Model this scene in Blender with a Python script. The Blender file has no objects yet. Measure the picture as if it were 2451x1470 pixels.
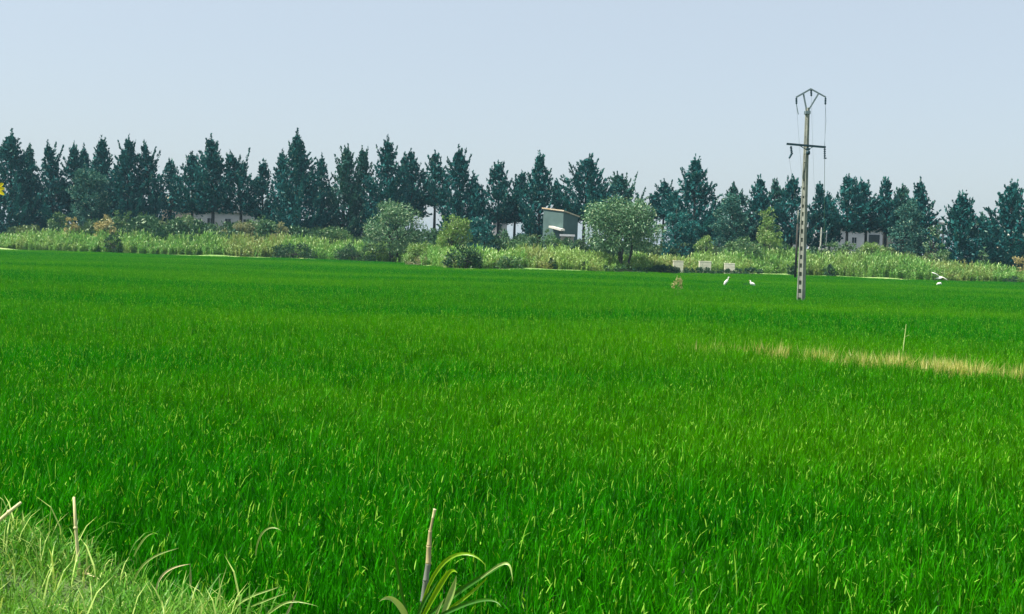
import bpy, math, random
import numpy as np
from mathutils import Matrix, Vector

random.seed(7)
RNG = np.random.default_rng(7)
scene = bpy.context.scene
COL = scene.collection
RAD = math.radians

# ------------------------------------------------------------------ camera
IMG_W, IMG_H, FOC = 2451.0, 1470.0, 2630.0
CAM = np.array([0.0, 0.0, 2.5])
PITCH, ROLL = math.atan(134.0 / FOC), RAD(1.85)
_fw = np.array([0.0, math.cos(PITCH), -math.sin(PITCH)])
_up0 = np.array([0.0, math.sin(PITCH), math.cos(PITCH)])
_rt0 = np.array([1.0, 0.0, 0.0])
_rt = _rt0 * math.cos(ROLL) + _up0 * math.sin(ROLL)
_up = -_rt0 * math.sin(ROLL) + _up0 * math.cos(ROLL)

cam_data = bpy.data.cameras.new("camera")
cam_data.sensor_width = 36.0
cam_data.lens = FOC / IMG_W * 36.0
cam_data.clip_start = 0.1
cam_data.clip_end = 6000.0
cam = bpy.data.objects.new("camera", cam_data)
COL.objects.link(cam)
cam.matrix_world = Matrix(((_rt[0], _up[0], -_fw[0], CAM[0]),
                           (_rt[1], _up[1], -_fw[1], CAM[1]),
                           (_rt[2], _up[2], -_fw[2], CAM[2]),
                           (0, 0, 0, 1)))
scene.camera = cam

# ------------------------------------------------------------------ sky, sun, exposure
SUN_ELEV, SUN_AZ = RAD(60), RAD(-102)          # azimuth from +Y (view direction), negative = to the left
SKY_STRENGTH, SUN_STRENGTH = 0.073, 4.6
world = bpy.data.worlds.new("World")
scene.world = world
world.use_nodes = True
wn = world.node_tree
wn.nodes.clear()
sky = wn.nodes.new("ShaderNodeTexSky")
sky.sky_type = 'NISHITA'
sky.sun_disc = False
sky.sun_elevation = SUN_ELEV
sky.sun_rotation = SUN_AZ
sky.altitude = 0.0
sky.air_density = 1.0
sky.dust_density = 2.5
sky.ozone_density = 3.0
bg = wn.nodes.new("ShaderNodeBackground")
bg.inputs["Strength"].default_value = SKY_STRENGTH
wo = wn.nodes.new("ShaderNodeOutputWorld")
# summer haze high in the air whitens the whole dome evenly
veil = wn.nodes.new("ShaderNodeMix")
veil.data_type = 'RGBA'
veil.inputs[0].default_value = 0.55
veil.inputs[7].default_value = (5.6, 6.2, 6.6, 1.0)
wn.links.new(sky.outputs["Color"], veil.inputs[6])
wn.links.new(veil.outputs[2], bg.inputs["Color"])
wn.links.new(bg.outputs["Background"], wo.inputs["Surface"])

sun_data = bpy.data.lights.new("sun", 'SUN')
sun_data.energy = SUN_STRENGTH
sun_data.angle = RAD(0.5)
sun_data.color = (1.0, 0.95, 0.86)
sun = bpy.data.objects.new("sun", sun_data)
COL.objects.link(sun)
_sd = Vector((math.sin(SUN_AZ) * math.cos(SUN_ELEV), math.cos(SUN_AZ) * math.cos(SUN_ELEV), math.sin(SUN_ELEV)))
sun.rotation_euler = _sd.to_track_quat('Z', 'Y').to_euler()
sun.location = (-60, 60, 80)

scene.view_settings.view_transform = 'Standard'
scene.view_settings.look = 'None'
scene.view_settings.exposure = 1.0
scene.view_settings.gamma = 1.0
scene.view_settings.use_curve_mapping = False
scene.cycles.max_bounces = 6
scene.cycles.diffuse_bounces = 3
scene.cycles.glossy_bounces = 2
scene.cycles.transmission_bounces = 4
scene.cycles.transparent_max_bounces = 4
scene.cycles.volume_bounces = 0

HAZE_DENSITY = 0.00021
HAZE_COLOR = (0.45, 0.8, 1.0)


# ------------------------------------------------------------------ pixel helpers (photo pixels -> places in the world)
def ray(X, Y):
    d = _rt * ((X - IMG_W / 2) / FOC) - _up * ((Y - IMG_H / 2) / FOC) + _fw
    return d


def at(X, Y, D):
    """the place D metres ahead that is seen at pixel X, Y"""
    d = ray(X, Y)
    return CAM + d * (D / d[1])


def ground(X, Y, z=0.5):
    d = ray(X, Y)
    return CAM + d * ((z - CAM[2]) / d[2])


def pix(p):
    v = np.asarray(p) - CAM
    return (IMG_W / 2 + FOC * (v @ _rt) / (v @ _fw), IMG_H / 2 - FOC * (v @ _up) / (v @ _fw))


def px_m(D):
    return D / FOC


EDGE_PX = [(-500, 574), (0, 593), (300, 602), (460, 609), (670, 616), (900, 626), (965, 628), (1090, 642), (1390, 648),
           (1600, 652), (1830, 656), (2000, 660), (2240, 671), (2451, 677), (2950, 694)]
EDGE_W = np.array([ground(x, y, 0.5)[:2] for x, y in EDGE_PX])
_o = np.argsort(EDGE_W[:, 0])
EDGE_W = EDGE_W[_o]
EDGE_D = np.clip(EDGE_W[:, 1], 112, 152)
EDGE_X = EDGE_W[:, 0].copy()


def edge_at(x):
    return np.interp(x, EDGE_X, EDGE_D)


# ------------------------------------------------------------------ object helpers
def tag(o, label=None, cat=None, group=None, kind=None):
    if label: o["label"] = label
    if cat: o["category"] = cat
    if group: o["group"] = group
    if kind: o["kind"] = kind
    return o


def empty(name, loc, label, cat, group=None, rz=0.0):
    o = bpy.data.objects.new(name, None)
    o.empty_display_size = 0.3
    COL.objects.link(o)
    o.location = loc
    o.rotation_euler = (0, 0, rz)
    return tag(o, label, cat, group)


def make_mesh(name, verts, faces4=None, faces3=None, tone=None, smooth=False):
    me = bpy.data.meshes.new(name)
    verts = np.asarray(verts, dtype=np.float32)
    n4 = 0 if faces4 is None else len(faces4)
    n3 = 0 if faces3 is None else len(faces3)
    me.vertices.add(len(verts))
    me.vertices.foreach_set("co", verts.ravel())
    loops = []
    starts = []
    if n4:
        loops.append(np.asarray(faces4, dtype=np.int32).ravel())
        starts.append(np.arange(n4, dtype=np.int32) * 4)
    if n3:
        loops.append(np.asarray(faces3, dtype=np.int32).ravel())
        starts.append(n4 * 4 + np.arange(n3, dtype=np.int32) * 3)
    if loops:
        L = np.concatenate(loops)
        S = np.concatenate(starts)
        me.loops.add(len(L))
        me.loops.foreach_set("vertex_index", L)
        me.polygons.add(len(S))
        me.polygons.foreach_set("loop_start", S)
        me.polygons.foreach_set("use_smooth", np.full(len(S), smooth, dtype=bool))
    if tone is not None:
        a = me.attributes.new("tone", 'FLOAT', 'POINT')
        a.data.foreach_set("value", np.asarray(tone, dtype=np.float32))
    me.update(calc_edges=True)
    return me


def link(name, me, mat, parent=None):
    o = bpy.data.objects.new(name, me)
    COL.objects.link(o)
    if mat is not None and len(me.materials) == 0:
        me.materials.append(mat)
    if parent is not None:
        o.parent = parent
    return o


class MB:
    """collects solid shapes into one mesh"""
    def __init__(self):
        self.v, self.f4, self.f3 = [], [], []

    def n(self):
        return len(self.v)

    def box(self, c, s, R=None, taper=1.0):
        b = self.n()
        hx, hy, hz = s[0] / 2, s[1] / 2, s[2] / 2
        for z in (-1, 1):
            k = taper if z > 0 else 1.0
            for x, y in ((-1, -1), (1, -1), (1, 1), (-1, 1)):
                p = np.array([x * hx * k, y * hy * k, z * hz])
                if R is not None: p = R @ p
                self.v.append(p + np.asarray(c))
        for q in ((3, 2, 1, 0), (4, 5, 6, 7), (0, 1, 5, 4), (1, 2, 6, 5), (2, 3, 7, 6), (3, 0, 4, 7)):
            self.f4.append([b + i for i in q])
        return self

    def bar(self, p, q, w, h, w2=None, h2=None, side=None):
        """rectangular bar from p to q"""
        p, q = np.asarray(p, float), np.asarray(q, float)
        a = q - p
        a = a / np.linalg.norm(a)
        ref = np.array([0, 0, 1.0]) if side is None else np.asarray(side, float)
        s = np.cross(a, ref)
        if np.linalg.norm(s) < 1e-4: s = np.cross(a, np.array([0, 1.0, 0]))
        s /= np.linalg.norm(s)
        t = np.cross(s, a)
        b = self.n()
        for c, ww, hh in ((p, w, h), (q, w2 or w, h2 or h)):
            for x, y in ((-1, -1), (1, -1), (1, 1), (-1, 1)):
                self.v.append(c + s * x * ww / 2 + t * y * hh / 2)
        for f in ((3, 2, 1, 0), (4, 5, 6, 7), (0, 1, 5, 4), (1, 2, 6, 5), (2, 3, 7, 6), (3, 0, 4, 7)):
            self.f4.append([b + i for i in f])
        return self

    def tube(self, pts, rad, n=7, cap=True):
        pts = [np.asarray(p, float) for p in pts]
        if np.isscalar(rad): rad = [rad] * len(pts)
        b = self.n()
        ref = np.array([0.31, 0.93, 0.17])
        for i, p in enumerate(pts):
            a = pts[min(i + 1, len(pts) - 1)] - pts[max(i - 1, 0)]
            a /= max(np.linalg.norm(a), 1e-9)
            s = np.cross(a, ref)
            if np.linalg.norm(s) < 1e-3: s = np.cross(a, np.array([1.0, 0, 0]))
            s /= np.linalg.norm(s)
            t = np.cross(a, s)
            for k in range(n):
                w = 2 * math.pi * k / n
                self.v.append(p + rad[i] * (math.cos(w) * s + math.sin(w) * t))
        for i in range(len(pts) - 1):
            for k in range(n):
                k2 = (k + 1) % n
                self.f4.append([b + i * n + k, b + i * n + k2, b + (i + 1) * n + k2, b + (i + 1) * n + k])
        if cap:
            for i in (0, len(pts) - 1):
                c = self.n()
                self.v.append(pts[i])
                for k in range(n):
                    k2 = (k + 1) % n
                    tri = [c, b + i * n + k, b + i * n + k2]
                    self.f3.append(tri if i else tri[::-1])
        return self

    def lathe(self, base, axis, prof, n=10):
        """prof: list of (distance along the axis, radius)"""
        base, axis = np.asarray(base, float), np.asarray(axis, float)
        axis = axis / np.linalg.norm(axis)
        return self.tube([base + axis * d for d, _ in prof], [r for _, r in prof], n)

    def ribbon(self, pts, widths, nrm=(0, -1, 0.4), fold=0.25):
        """leaf: three points across with a folded midrib"""
        pts = [np.asarray(p, float) for p in pts]
        b = self.n()
        for i, p in enumerate(pts):
            a = pts[min(i + 1, len(pts) - 1)] - pts[max(i - 1, 0)]
            a /= max(np.linalg.norm(a), 1e-9)
            s = np.cross(a, np.asarray(nrm, float))
            s /= max(np.linalg.norm(s), 1e-9)
            t = np.cross(s, a)
            w = widths[i] / 2
            self.v += [p - s * w, p - t * w * fold * 2, p + s * w]
        for i in range(len(pts) - 1):
            for k in (0, 1):
                self.f4.append([b + i * 3 + k, b + i * 3 + k + 1, b + (i + 1) * 3 + k + 1, b + (i + 1) * 3 + k])
        return self

    def build(self, name, mat, parent=None, smooth=False, local=None, bevel=0.0):
        v = np.array(self.v)
        if local is not None: v = v - np.asarray(local)
        me = make_mesh(name, v, self.f4 or None, self.f3 or None, smooth=smooth)
        o = link(name, me, mat, parent)
        if bevel:
            m = o.modifiers.new("bevel", 'BEVEL')
            m.width = bevel
            m.segments = 2
        return o


# ------------------------------------------------------------------ materials
def new_mat(name):
    m = bpy.data.materials.new(name)
    m.use_nodes = True
    nt = m.node_tree
    nt.nodes.clear()
    out = nt.nodes.new("ShaderNodeOutputMaterial")
    return m, nt, out


def N(nt, kind, **kw):
    n = nt.nodes.new(kind)
    for k, v in kw.items():
        setattr(n, k, v)
    return n


def mix_rgb(nt, fac, a, b, blend='MIX'):
    n = nt.nodes.new("ShaderNodeMix")
    n.data_type = 'RGBA'
    n.blend_type = blend
    for sock, val in ((n.inputs[0], fac), (n.inputs[6], a), (n.inputs[7], b)):
        if isinstance(val, bpy.types.NodeSocket):
            nt.links.new(val, sock)
        elif isinstance(val, (int, float)):
            sock.default_value = val
        else:
            sock.default_value = (*val, 1.0)
    return n.outputs[2]


def map_range(nt, val, a, b, c=0.0, d=1.0):
    n = nt.nodes.new("ShaderNodeMapRange")
    n.inputs[1].default_value, n.inputs[2].default_value = a, b
    n.inputs[3].default_value, n.inputs[4].default_value = c, d
    nt.links.new(val, n.inputs[0])
    return n.outputs[0]


def world_noise(nt, scale, stretch=(1, 1, 1), detail=3.0, rough=0.55):
    g = N(nt, "ShaderNodeNewGeometry")
    mp = N(nt, "ShaderNodeMapping")
    mp.inputs["Scale"].default_value = stretch
    nz = N(nt, "ShaderNodeTexNoise")
    nz.inputs["Scale"].default_value = scale
    nz.inputs["Detail"].default_value = detail
    nz.inputs["Roughness"].default_value = rough
    nt.links.new(g.outputs["Position"], mp.inputs["Vector"])
    nt.links.new(mp.outputs["Vector"], nz.inputs["Vector"])
    return nz.outputs["Fac"]


def leaf_mat(name, dark, light, pale=None, pale_from=0.9, transl=0.3, gloss=0.04, rough=0.4, patch=None, patch_scale=0.05,
             patch_stretch=(1, 1, 1), patch_lo=0.42, patch_hi=0.6, inst=None, tr_gain=(1.15, 1.1, 0.7)):
    """leaf material: per-leaf tone, patches of a second hue over the ground, some light passing through"""
    m, nt, out = new_mat(name)
    at_ = N(nt, "ShaderNodeAttribute", attribute_name="tone")
    tone = at_.outputs["Fac"]
    col = mix_rgb(nt, tone, dark, light)
    if patch is not None:
        f = map_range(nt, world_noise(nt, patch_scale, patch_stretch), patch_lo, patch_hi)
        col = mix_rgb(nt, f, col, mix_rgb(nt, tone, tuple(0.6 * c for c in patch), patch))
    if inst is not None:
        ai = N(nt, "ShaderNodeAttribute", attribute_name="itone", attribute_type='INSTANCER')
        col = mix_rgb(nt, ai.outputs["Fac"], col, mix_rgb(nt, tone, tuple(0.55 * c for c in inst), inst))
    if pale is not None:
        f = map_range(nt, tone, pale_from, min(pale_from + 0.04, 1.0))
        col = mix_rgb(nt, f, col, pale)
    d = N(nt, "ShaderNodeBsdfDiffuse")
    t = N(nt, "ShaderNodeBsdfTranslucent")
    g = N(nt, "ShaderNodeBsdfGlossy")
    g.inputs["Roughness"].default_value = rough
    g.inputs["Color"].default_value = (0.9, 1.0, 0.75, 1)
    nt.links.new(col, d.inputs["Color"])
    nt.links.new(mix_rgb(nt, 1.0, col, tr_gain, 'MULTIPLY'), t.inputs["Color"])
    m1 = N(nt, "ShaderNodeMixShader")
    m1.inputs[0].default_value = transl
    nt.links.new(d.outputs[0], m1.inputs[1])
    nt.links.new(t.outputs[0], m1.inputs[2])
    m2 = N(nt, "ShaderNodeMixShader")
    m2.inputs[0].default_value = gloss
    nt.links.new(m1.outputs[0], m2.inputs[1])
    nt.links.new(g.outputs[0], m2.inputs[2])
    nt.links.new(m2.outputs[0], out.inputs["Surface"])
    return m


def solid_mat(name, a, b=None, scale=3.0, rough=0.8, bump=0.0, stretch=(1, 1, 1), metallic=0.0, spec=0.3):
    m, nt, out = new_mat(name)
    p = N(nt, "ShaderNodeBsdfPrincipled")
    p.inputs["Roughness"].default_value = rough
    p.inputs["Metallic"].default_value = metallic
    p.inputs["Specular IOR Level"].default_value = spec
    nz = world_noise(nt, scale, stretch, 5.0, 0.6)
    f = map_range(nt, nz, 0.35, 0.65)
    nt.links.new(mix_rgb(nt, f, a, b or tuple(0.8 * c for c in a)), p.inputs["Base Color"])
    if bump:
        bp = N(nt, "ShaderNodeBump")
        bp.inputs["Strength"].default_value = bump
        bp.inputs["Distance"].default_value = 0.02
        nt.links.new(nz, bp.inputs["Height"])
        nt.links.new(bp.outputs[0], p.inputs["Normal"])
    nt.links.new(p.outputs[0], out.inputs["Surface"])
    return m


M = {}
M['rice'] = leaf_mat("rice_leaf", (0.004, 0.100, 0.0003), (0.026, 0.280, 0.0004), pale=(0.23, 0.49, 0.045), pale_from=0.955,  # pale: painted glints on the leaf ends, and a few pale blades
                     transl=0.36, gloss=0.003, rough=0.4, patch=(0.070, 0.310, 0.0004), patch_scale=0.045,
                     patch_stretch=(0.5, 1.3, 1), patch_lo=0.44, patch_hi=0.60, tr_gain=(1.1, 1.15, 0.2))
M['cypress'] = leaf_mat("cypress_spray", (0.0012, 0.062, 0.068), (0.032, 0.200, 0.172), pale=(0.24, 0.36, 0.28), pale_from=0.95, transl=0.10, gloss=0.012, rough=0.5)  # pale: sunlit specks painted into the spray colour
M['cypress_grey'] = leaf_mat("cypress_spray_grey", (0.006, 0.072, 0.066), (0.075, 0.215, 0.155), pale=(0.28, 0.38, 0.27), pale_from=0.95, transl=0.12, gloss=0.015, rough=0.5)  # pale again carries painted sunlit specks
M['willow'] = leaf_mat("willow_leaf", (0.022, 0.10, 0.045), (0.16, 0.31, 0.15), pale=(0.36, 0.44, 0.26), pale_from=0.93, transl=0.22, gloss=0.05)
M['bush_light'] = leaf_mat("light_bush_leaf", (0.07, 0.17, 0.03), (0.25, 0.40, 0.10), pale=(0.38, 0.42, 0.2), pale_from=0.93, transl=0.28, gloss=0.05)
M['bush_mid'] = leaf_mat("mid_bush_leaf", (0.025, 0.10, 0.035), (0.12, 0.24, 0.08), pale=(0.28, 0.34, 0.16), pale_from=0.95, transl=0.22, gloss=0.04)
M['bush_dark'] = leaf_mat("dark_bush_leaf", (0.010, 0.05, 0.024), (0.035, 0.10, 0.045), transl=0.12, gloss=0.03)
M['undergrowth'] = leaf_mat("undergrowth_leaf", (0.008, 0.06, 0.035), (0.085, 0.18, 0.075), pale=(0.25, 0.32, 0.16), pale_from=0.93, transl=0.2, gloss=0.03, patch=(0.16, 0.22, 0.085), patch_scale=0.09, patch_lo=0.5, patch_hi=0.65)
M['bush_straw'] = leaf_mat("dry_bush_leaf", (0.26, 0.24, 0.10), (0.50, 0.42, 0.20), transl=0.2, gloss=0.03)
M['bush_brown'] = leaf_mat("faded_bush_leaf", (0.12, 0.16, 0.07), (0.36, 0.35, 0.19), transl=0.2, gloss=0.03)
M['cane'] = leaf_mat("cane_leaf", (0.06, 0.20, 0.038), (0.22, 0.44, 0.10), pale=(0.44, 0.58, 0.25), pale_from=0.93,
                     transl=0.28, gloss=0.02, patch=(0.28, 0.46, 0.12), patch_scale=0.06, patch_lo=0.45, patch_hi=0.65, inst=(0.34, 0.36, 0.13))
M['dry_grass'] = leaf_mat("dry_grass_blade", (0.16, 0.25, 0.04), (0.62, 0.55, 0.13), pale=(0.70, 0.62, 0.25), pale_from=0.9, transl=0.3, gloss=0.04)
M['verge_grass'] = leaf_mat("verge_grass_blade", (0.008, 0.085, 0.006), (0.10, 0.33, 0.016), pale=(0.42, 0.56, 0.14), pale_from=0.84,
                            transl=0.35, gloss=0.015, patch=(0.15, 0.36, 0.04), patch_scale=0.9, patch_lo=0.45, patch_hi=0.6)
M['bark'] = solid_mat("bark", (0.06, 0.055, 0.045), (0.03, 0.032, 0.028), 2.5, 0.9, 0.5)
M['bark_pale'] = solid_mat("pale_bark", (0.10, 0.10, 0.075), (0.05, 0.055, 0.045), 2.5, 0.9, 0.5)
M['concrete'] = solid_mat("pole_concrete", (0.29, 0.305, 0.25), (0.17, 0.185, 0.155), 2.2, 0.9, 0.3, spec=0.15)
M['steel'] = solid_mat("galvanised_steel", (0.24, 0.30, 0.31), (0.17, 0.23, 0.24), 6.0, 0.55, 0.0, metallic=0.3)
M['steel_dark'] = solid_mat("dark_steel", (0.02, 0.06, 0.08), (0.012, 0.04, 0.05), 6.0, 0.5)
M['insulator'] = solid_mat("insulator_glass", (0.008, 0.05, 0.065), (0.006, 0.035, 0.05), 6.0, 0.25)
M['wire'] = solid_mat("wire_aluminium", (0.42, 0.46, 0.46), (0.34, 0.38, 0.38), 6.0, 0.5)
M['wall_white'] = solid_mat("white_render", (0.72, 0.70, 0.70), (0.58, 0.57, 0.58), 0.8, 0.9, spec=0.1)
M['wall_grey'] = solid_mat("grey_render", (0.10, 0.16, 0.148), (0.08, 0.13, 0.12), 0.7, 0.9, spec=0.1)
M['wall_tan'] = solid_mat("tan_render", (0.42, 0.38, 0.30), (0.34, 0.31, 0.25), 0.7, 0.9, spec=0.1)
M['roof_tile'] = solid_mat("clay_roof", (0.50, 0.36, 0.20), (0.62, 0.54, 0.42), 1.2, 0.9, 0.4, spec=0.1)
M['roof_grey'] = solid_mat("grey_roof", (0.20, 0.22, 0.22), (0.14, 0.16, 0.16), 1.0, 0.9, spec=0.1)
M['roof_pale'] = solid_mat("pale_roof", (0.62, 0.60, 0.52), (0.5, 0.49, 0.43), 1.0, 0.9, spec=0.1)
M['window'] = solid_mat("dark_glass", (0.02, 0.03, 0.035), (0.03, 0.04, 0.045), 1.0, 0.15)
M['shutter'] = solid_mat("dark_shutter", (0.05, 0.06, 0.06), (0.035, 0.045, 0.045), 1.0, 0.7)
M['crate'] = solid_mat("bleached_wood", (0.78, 0.75, 0.60), (0.68, 0.64, 0.50), 2.0, 0.9)
M['feather'] = solid_mat("white_feather", (0.86, 0.86, 0.78), (0.78, 0.78, 0.70), 8.0, 0.8)
M['beak'] = solid_mat("yellow_beak", (0.55, 0.38, 0.06), (0.45, 0.3, 0.05), 8.0, 0.5)
M['bird_leg'] = solid_mat("bird_leg", (0.06, 0.06, 0.03), (0.04, 0.04, 0.02), 8.0, 0.6)
M['petal'] = leaf_mat("yellow_petal", (0.72, 0.58, 0.02), (0.8, 0.7, 0.06), transl=0.3, gloss=0.03)
M['flower_disc'] = solid_mat("flower_disc", (0.45, 0.30, 0.03), (0.30, 0.18, 0.02), 60.0, 0.8)
M['stem'] = solid_mat("green_stem", (0.12, 0.26, 0.03), (0.09, 0.20, 0.02), 9.0, 0.6)
M['stem_dry'] = solid_mat("fading_stem", (0.30, 0.40, 0.12), (0.24, 0.34, 0.09), 9.0, 0.6)
M['cane_dry'] = solid_mat("dry_cane", (0.50, 0.42, 0.20), (0.36, 0.30, 0.14), 14.0, 0.6, stretch=(1, 1, 0.25))
M['cane_grey'] = solid_mat("grey_cane", (0.26, 0.27, 0.22), (0.17, 0.19, 0.15), 14.0, 0.7, stretch=(1, 1, 0.25))
M['straw'] = solid_mat("straw", (0.66, 0.60, 0.30), (0.58, 0.52, 0.24), 12.0, 0.6)
M['cane_leaf_green'] = leaf_mat("green_cane_blade", (0.035, 0.17, 0.004), (0.045, 0.2, 0.005), transl=0.35, gloss=0.05)
M['cane_leaf_lime'] = leaf_mat("lime_cane_blade", (0.22, 0.42, 0.006), (0.26, 0.45, 0.01), transl=0.4, gloss=0.04)
M['cane_leaf_pale'] = leaf_mat("pale_cane_blade", (0.34, 0.48, 0.12), (0.42, 0.55, 0.16), transl=0.3, gloss=0.06)
M['soil'] = solid_mat("wet_soil", (0.05, 0.06, 0.03), (0.03, 0.045, 0.02), 0.6, 0.9)
M['bank'] = solid_mat("bank_soil", (0.36, 0.44, 0.18), (0.08, 0.22, 0.03), 0.35, 0.95, stretch=(0.3, 1, 1), spec=0.05)
M['verge'] = solid_mat("verge_soil", (0.12, 0.17, 0.06), (0.08, 0.14, 0.05), 3.0, 0.95, 0.4, spec=0.05)


# ------------------------------------------------------------------ self-contained scatter (for stuff nobody could count)
def scatter(name, variants, pos, rz, scl, which, itone, mat, label, cat):
    """variants: list of (verts, quads, tris, tone); the object's own mesh carries the leaf clumps and the places where they grow"""
    V, Q, T, TN, VID = [], [], [], [], []
    off = 0
    for k, (v, q, t, tn) in enumerate(variants):
        V.append(v); TN.append(tn); VID.append(np.full(len(v), k))
        if len(q): Q.append(np.asarray(q) + off)
        if len(t): T.append(np.asarray(t) + off)
        off += len(v)
    n = len(pos)
    V.append(pos); TN.append(np.zeros(n)); VID.append(100 + np.asarray(which))
    V = np.concatenate(V)
    me = make_mesh(name, V, np.concatenate(Q) if Q else None, np.concatenate(T) if T else None, np.concatenate(TN))
    a = me.attributes.new("vid", 'INT', 'POINT')
    a.data.foreach_set("value", np.concatenate(VID).astype(np.int32))
    full = lambda arr: np.concatenate([np.zeros((off, arr.shape[1])), arr]).astype(np.float32)
    a = me.attributes.new("rot", 'FLOAT_VECTOR', 'POINT')
    a.data.foreach_set("vector", full(np.stack([np.zeros(n), np.zeros(n), rz], 1)).ravel())
    a = me.attributes.new("scl", 'FLOAT_VECTOR', 'POINT')
    a.data.foreach_set("vector", full(np.asarray(scl)).ravel())
    a = me.attributes.new("itone", 'FLOAT', 'POINT')
    a.data.foreach_set("value", np.concatenate([np.zeros(off), itone]).astype(np.float32))
    o = link(name, me, mat)
    tag(o, label, cat, kind="stuff")
    ng = bpy.data.node_groups.new(name + "_scatter", 'GeometryNodeTree')
    ng.interface.new_socket("Geometry", in_out='INPUT', socket_type='NodeSocketGeometry')
    ng.interface.new_socket("Geometry", in_out='OUTPUT', socket_type='NodeSocketGeometry')
    gi, go = ng.nodes.new("NodeGroupInput"), ng.nodes.new("NodeGroupOutput")
    join = ng.nodes.new("GeometryNodeJoinGeometry")

    def named(nm, dt):
        a_ = ng.nodes.new("GeometryNodeInputNamedAttribute")
        a_.data_type = dt
        a_.inputs["Name"].default_value = nm
        return a_.outputs["Attribute"]
    vid, rot, sc = named("vid", 'INT'), named("rot", 'FLOAT_VECTOR'), named("scl", 'FLOAT_VECTOR')
    e2r = ng.nodes.new("FunctionNodeEulerToRotation")
    ng.links.new(rot, e2r.inputs[0])

    def pick(k):
        c = ng.nodes.new("FunctionNodeCompare")
        c.data_type = 'INT'
        c.operation = 'EQUAL'
        ng.links.new(vid, c.inputs[2])
        c.inputs[3].default_value = k
        s = ng.nodes.new("GeometryNodeSeparateGeometry")
        s.domain = 'POINT'
        ng.links.new(gi.outputs[0], s.inputs[0])
        ng.links.new(c.outputs[0], s.inputs[1])
        return s.outputs[0]
    for k in range(len(variants)):
        mp = ng.nodes.new("GeometryNodeMeshToPoints")
        ng.links.new(pick(100 + k), mp.inputs["Mesh"])
        ip = ng.nodes.new("GeometryNodeInstanceOnPoints")
        ng.links.new(mp.outputs[0], ip.inputs["Points"])
        ng.links.new(pick(k), ip.inputs["Instance"])
        ng.links.new(e2r.outputs[0], ip.inputs["Rotation"])
        ng.links.new(sc, ip.inputs["Scale"])
        ng.links.new(ip.outputs[0], join.inputs[0])
    ng.links.new(join.outputs[0], go.inputs[0])
    md = o.modifiers.new("scatter", 'NODES')
    md.node_group = ng
    return o


def blades(rng, base, L, w, az, th0, th1, tone, twist=0.5):
    """arching grass blades, three segments each; th = angle from the vertical at foot and tip"""
    n = len(L)
    p = base.copy()
    dirx, diry = np.cos(az), np.sin(az)
    tw = az + math.pi / 2 + rng.normal(0, twist, n)
    side = np.stack([np.cos(tw), np.sin(tw), np.zeros(n)], 1)
    wid = (0.65, 1.0, 0.75)
    V = np.zeros((n, 7, 3))
    for i in range(3):
        V[:, 2 * i] = p - side * (w * wid[i] / 2)[:, None]
        V[:, 2 * i + 1] = p + side * (w * wid[i] / 2)[:, None]
        th = th0 + (th1 - th0) * ((i + 0.3) / 2.6) ** 1.4
        p = p + (L / 3)[:, None] * np.stack([dirx * np.sin(th), diry * np.sin(th), np.cos(th)], 1)
    V[:, 6] = p
    b = (np.arange(n) * 7)[:, None]
    q = np.concatenate([b + np.array([[0, 1, 3, 2]]), b + np.array([[2, 3, 5, 4]])])
    t = b + np.array([[4, 5, 6]])
    return V.reshape(-1, 3), q, t, np.repeat(tone, 7)


# ------------------------------------------------------------------ ground, water edge, banks
def grid_mesh(xs, ys, zf):
    X, Y = np.meshgrid(xs, ys)
    v = np.stack([X.ravel(), Y.ravel(), zf(X, Y).ravel()], 1)
    nx, ny = len(xs), len(ys)
    i = np.arange(nx - 1)
    q = np.concatenate([np.stack([r * nx + i, r * nx + i + 1, (r + 1) * nx + i + 1, (r + 1) * nx + i], 1) for r in range(ny - 1)])
    return v, q


gx = np.linspace(-1400, 1400, 29)
v, q = grid_mesh(gx, gx, lambda X, Y: np.zeros_like(X))
tag(link("ground", make_mesh("ground", v, q), M['soil']), "flat dark wet soil under crops and trees", "ground", kind="structure")


def bump_noise(x, s=1.0):
    return np.sin(x * 0.37 * s + 1.3) * 0.5 + np.sin(x * 0.91 * s + 0.2) * 0.3 + np.sin(x * 2.3 * s) * 0.2


# low earth bank at the far edge of the field
bx = np.arange(-120, 121, 1.0)
prof = [(-1.6, 0.0), (-0.8, 0.36), (-0.3, 0.54), (0.3, 0.58), (1.2, 0.45), (2.6, 0.2), (4.0, 0.03)]
vv = []
for x in bx:
    d = float(edge_at(x))
    k = 0.80 + 0.42 * bump_noise(x * 0.45)
    for dy, z in prof:
        vv.append((x, d + dy + 0.25 * math.sin(x * 0.8), z * k + 0.004))
m_ = len(prof)
qq = [[i * m_ + j, (i + 1) * m_ + j, (i + 1) * m_ + j + 1, i * m_ + j + 1] for i in range(len(bx) - 1) for j in range(m_ - 1)]
tag(link("field_bank", make_mesh("field_bank", vv, qq, smooth=True), M['bank']),
    "low pale earth bank along the far edge of the rice field", "bank", kind="structure")

# the roadside bank the camera stands on; its grassy shoulder shows at the bottom left
VERGE_EDGE = [(-30, 11.0), (-8, 8.0), (-4.2, 7.4), (-2.7, 6.4), (-1.9, 5.75), (-1.25, 5.1), (-0.8, 4.65), (-0.3, 3.9), (0.5, 2.9), (3, 2.6), (30, 2.6)]


def verge_edge(x):
    return np.interp(x, [p[0] for p in VERGE_EDGE], [p[1] for p in VERGE_EDGE])


def verge_z(X, Y):
    d = Y - verge_edge(X)
    s = np.clip((0.35 - d) / 1.25, 0, 1)
    s = s * s * (3 - 2 * s)
    return -0.04 + s * (0.98 + 0.05 * np.sin(X * 2.1 + Y) + 0.04 * np.sin(Y * 3.3 - X))


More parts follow.
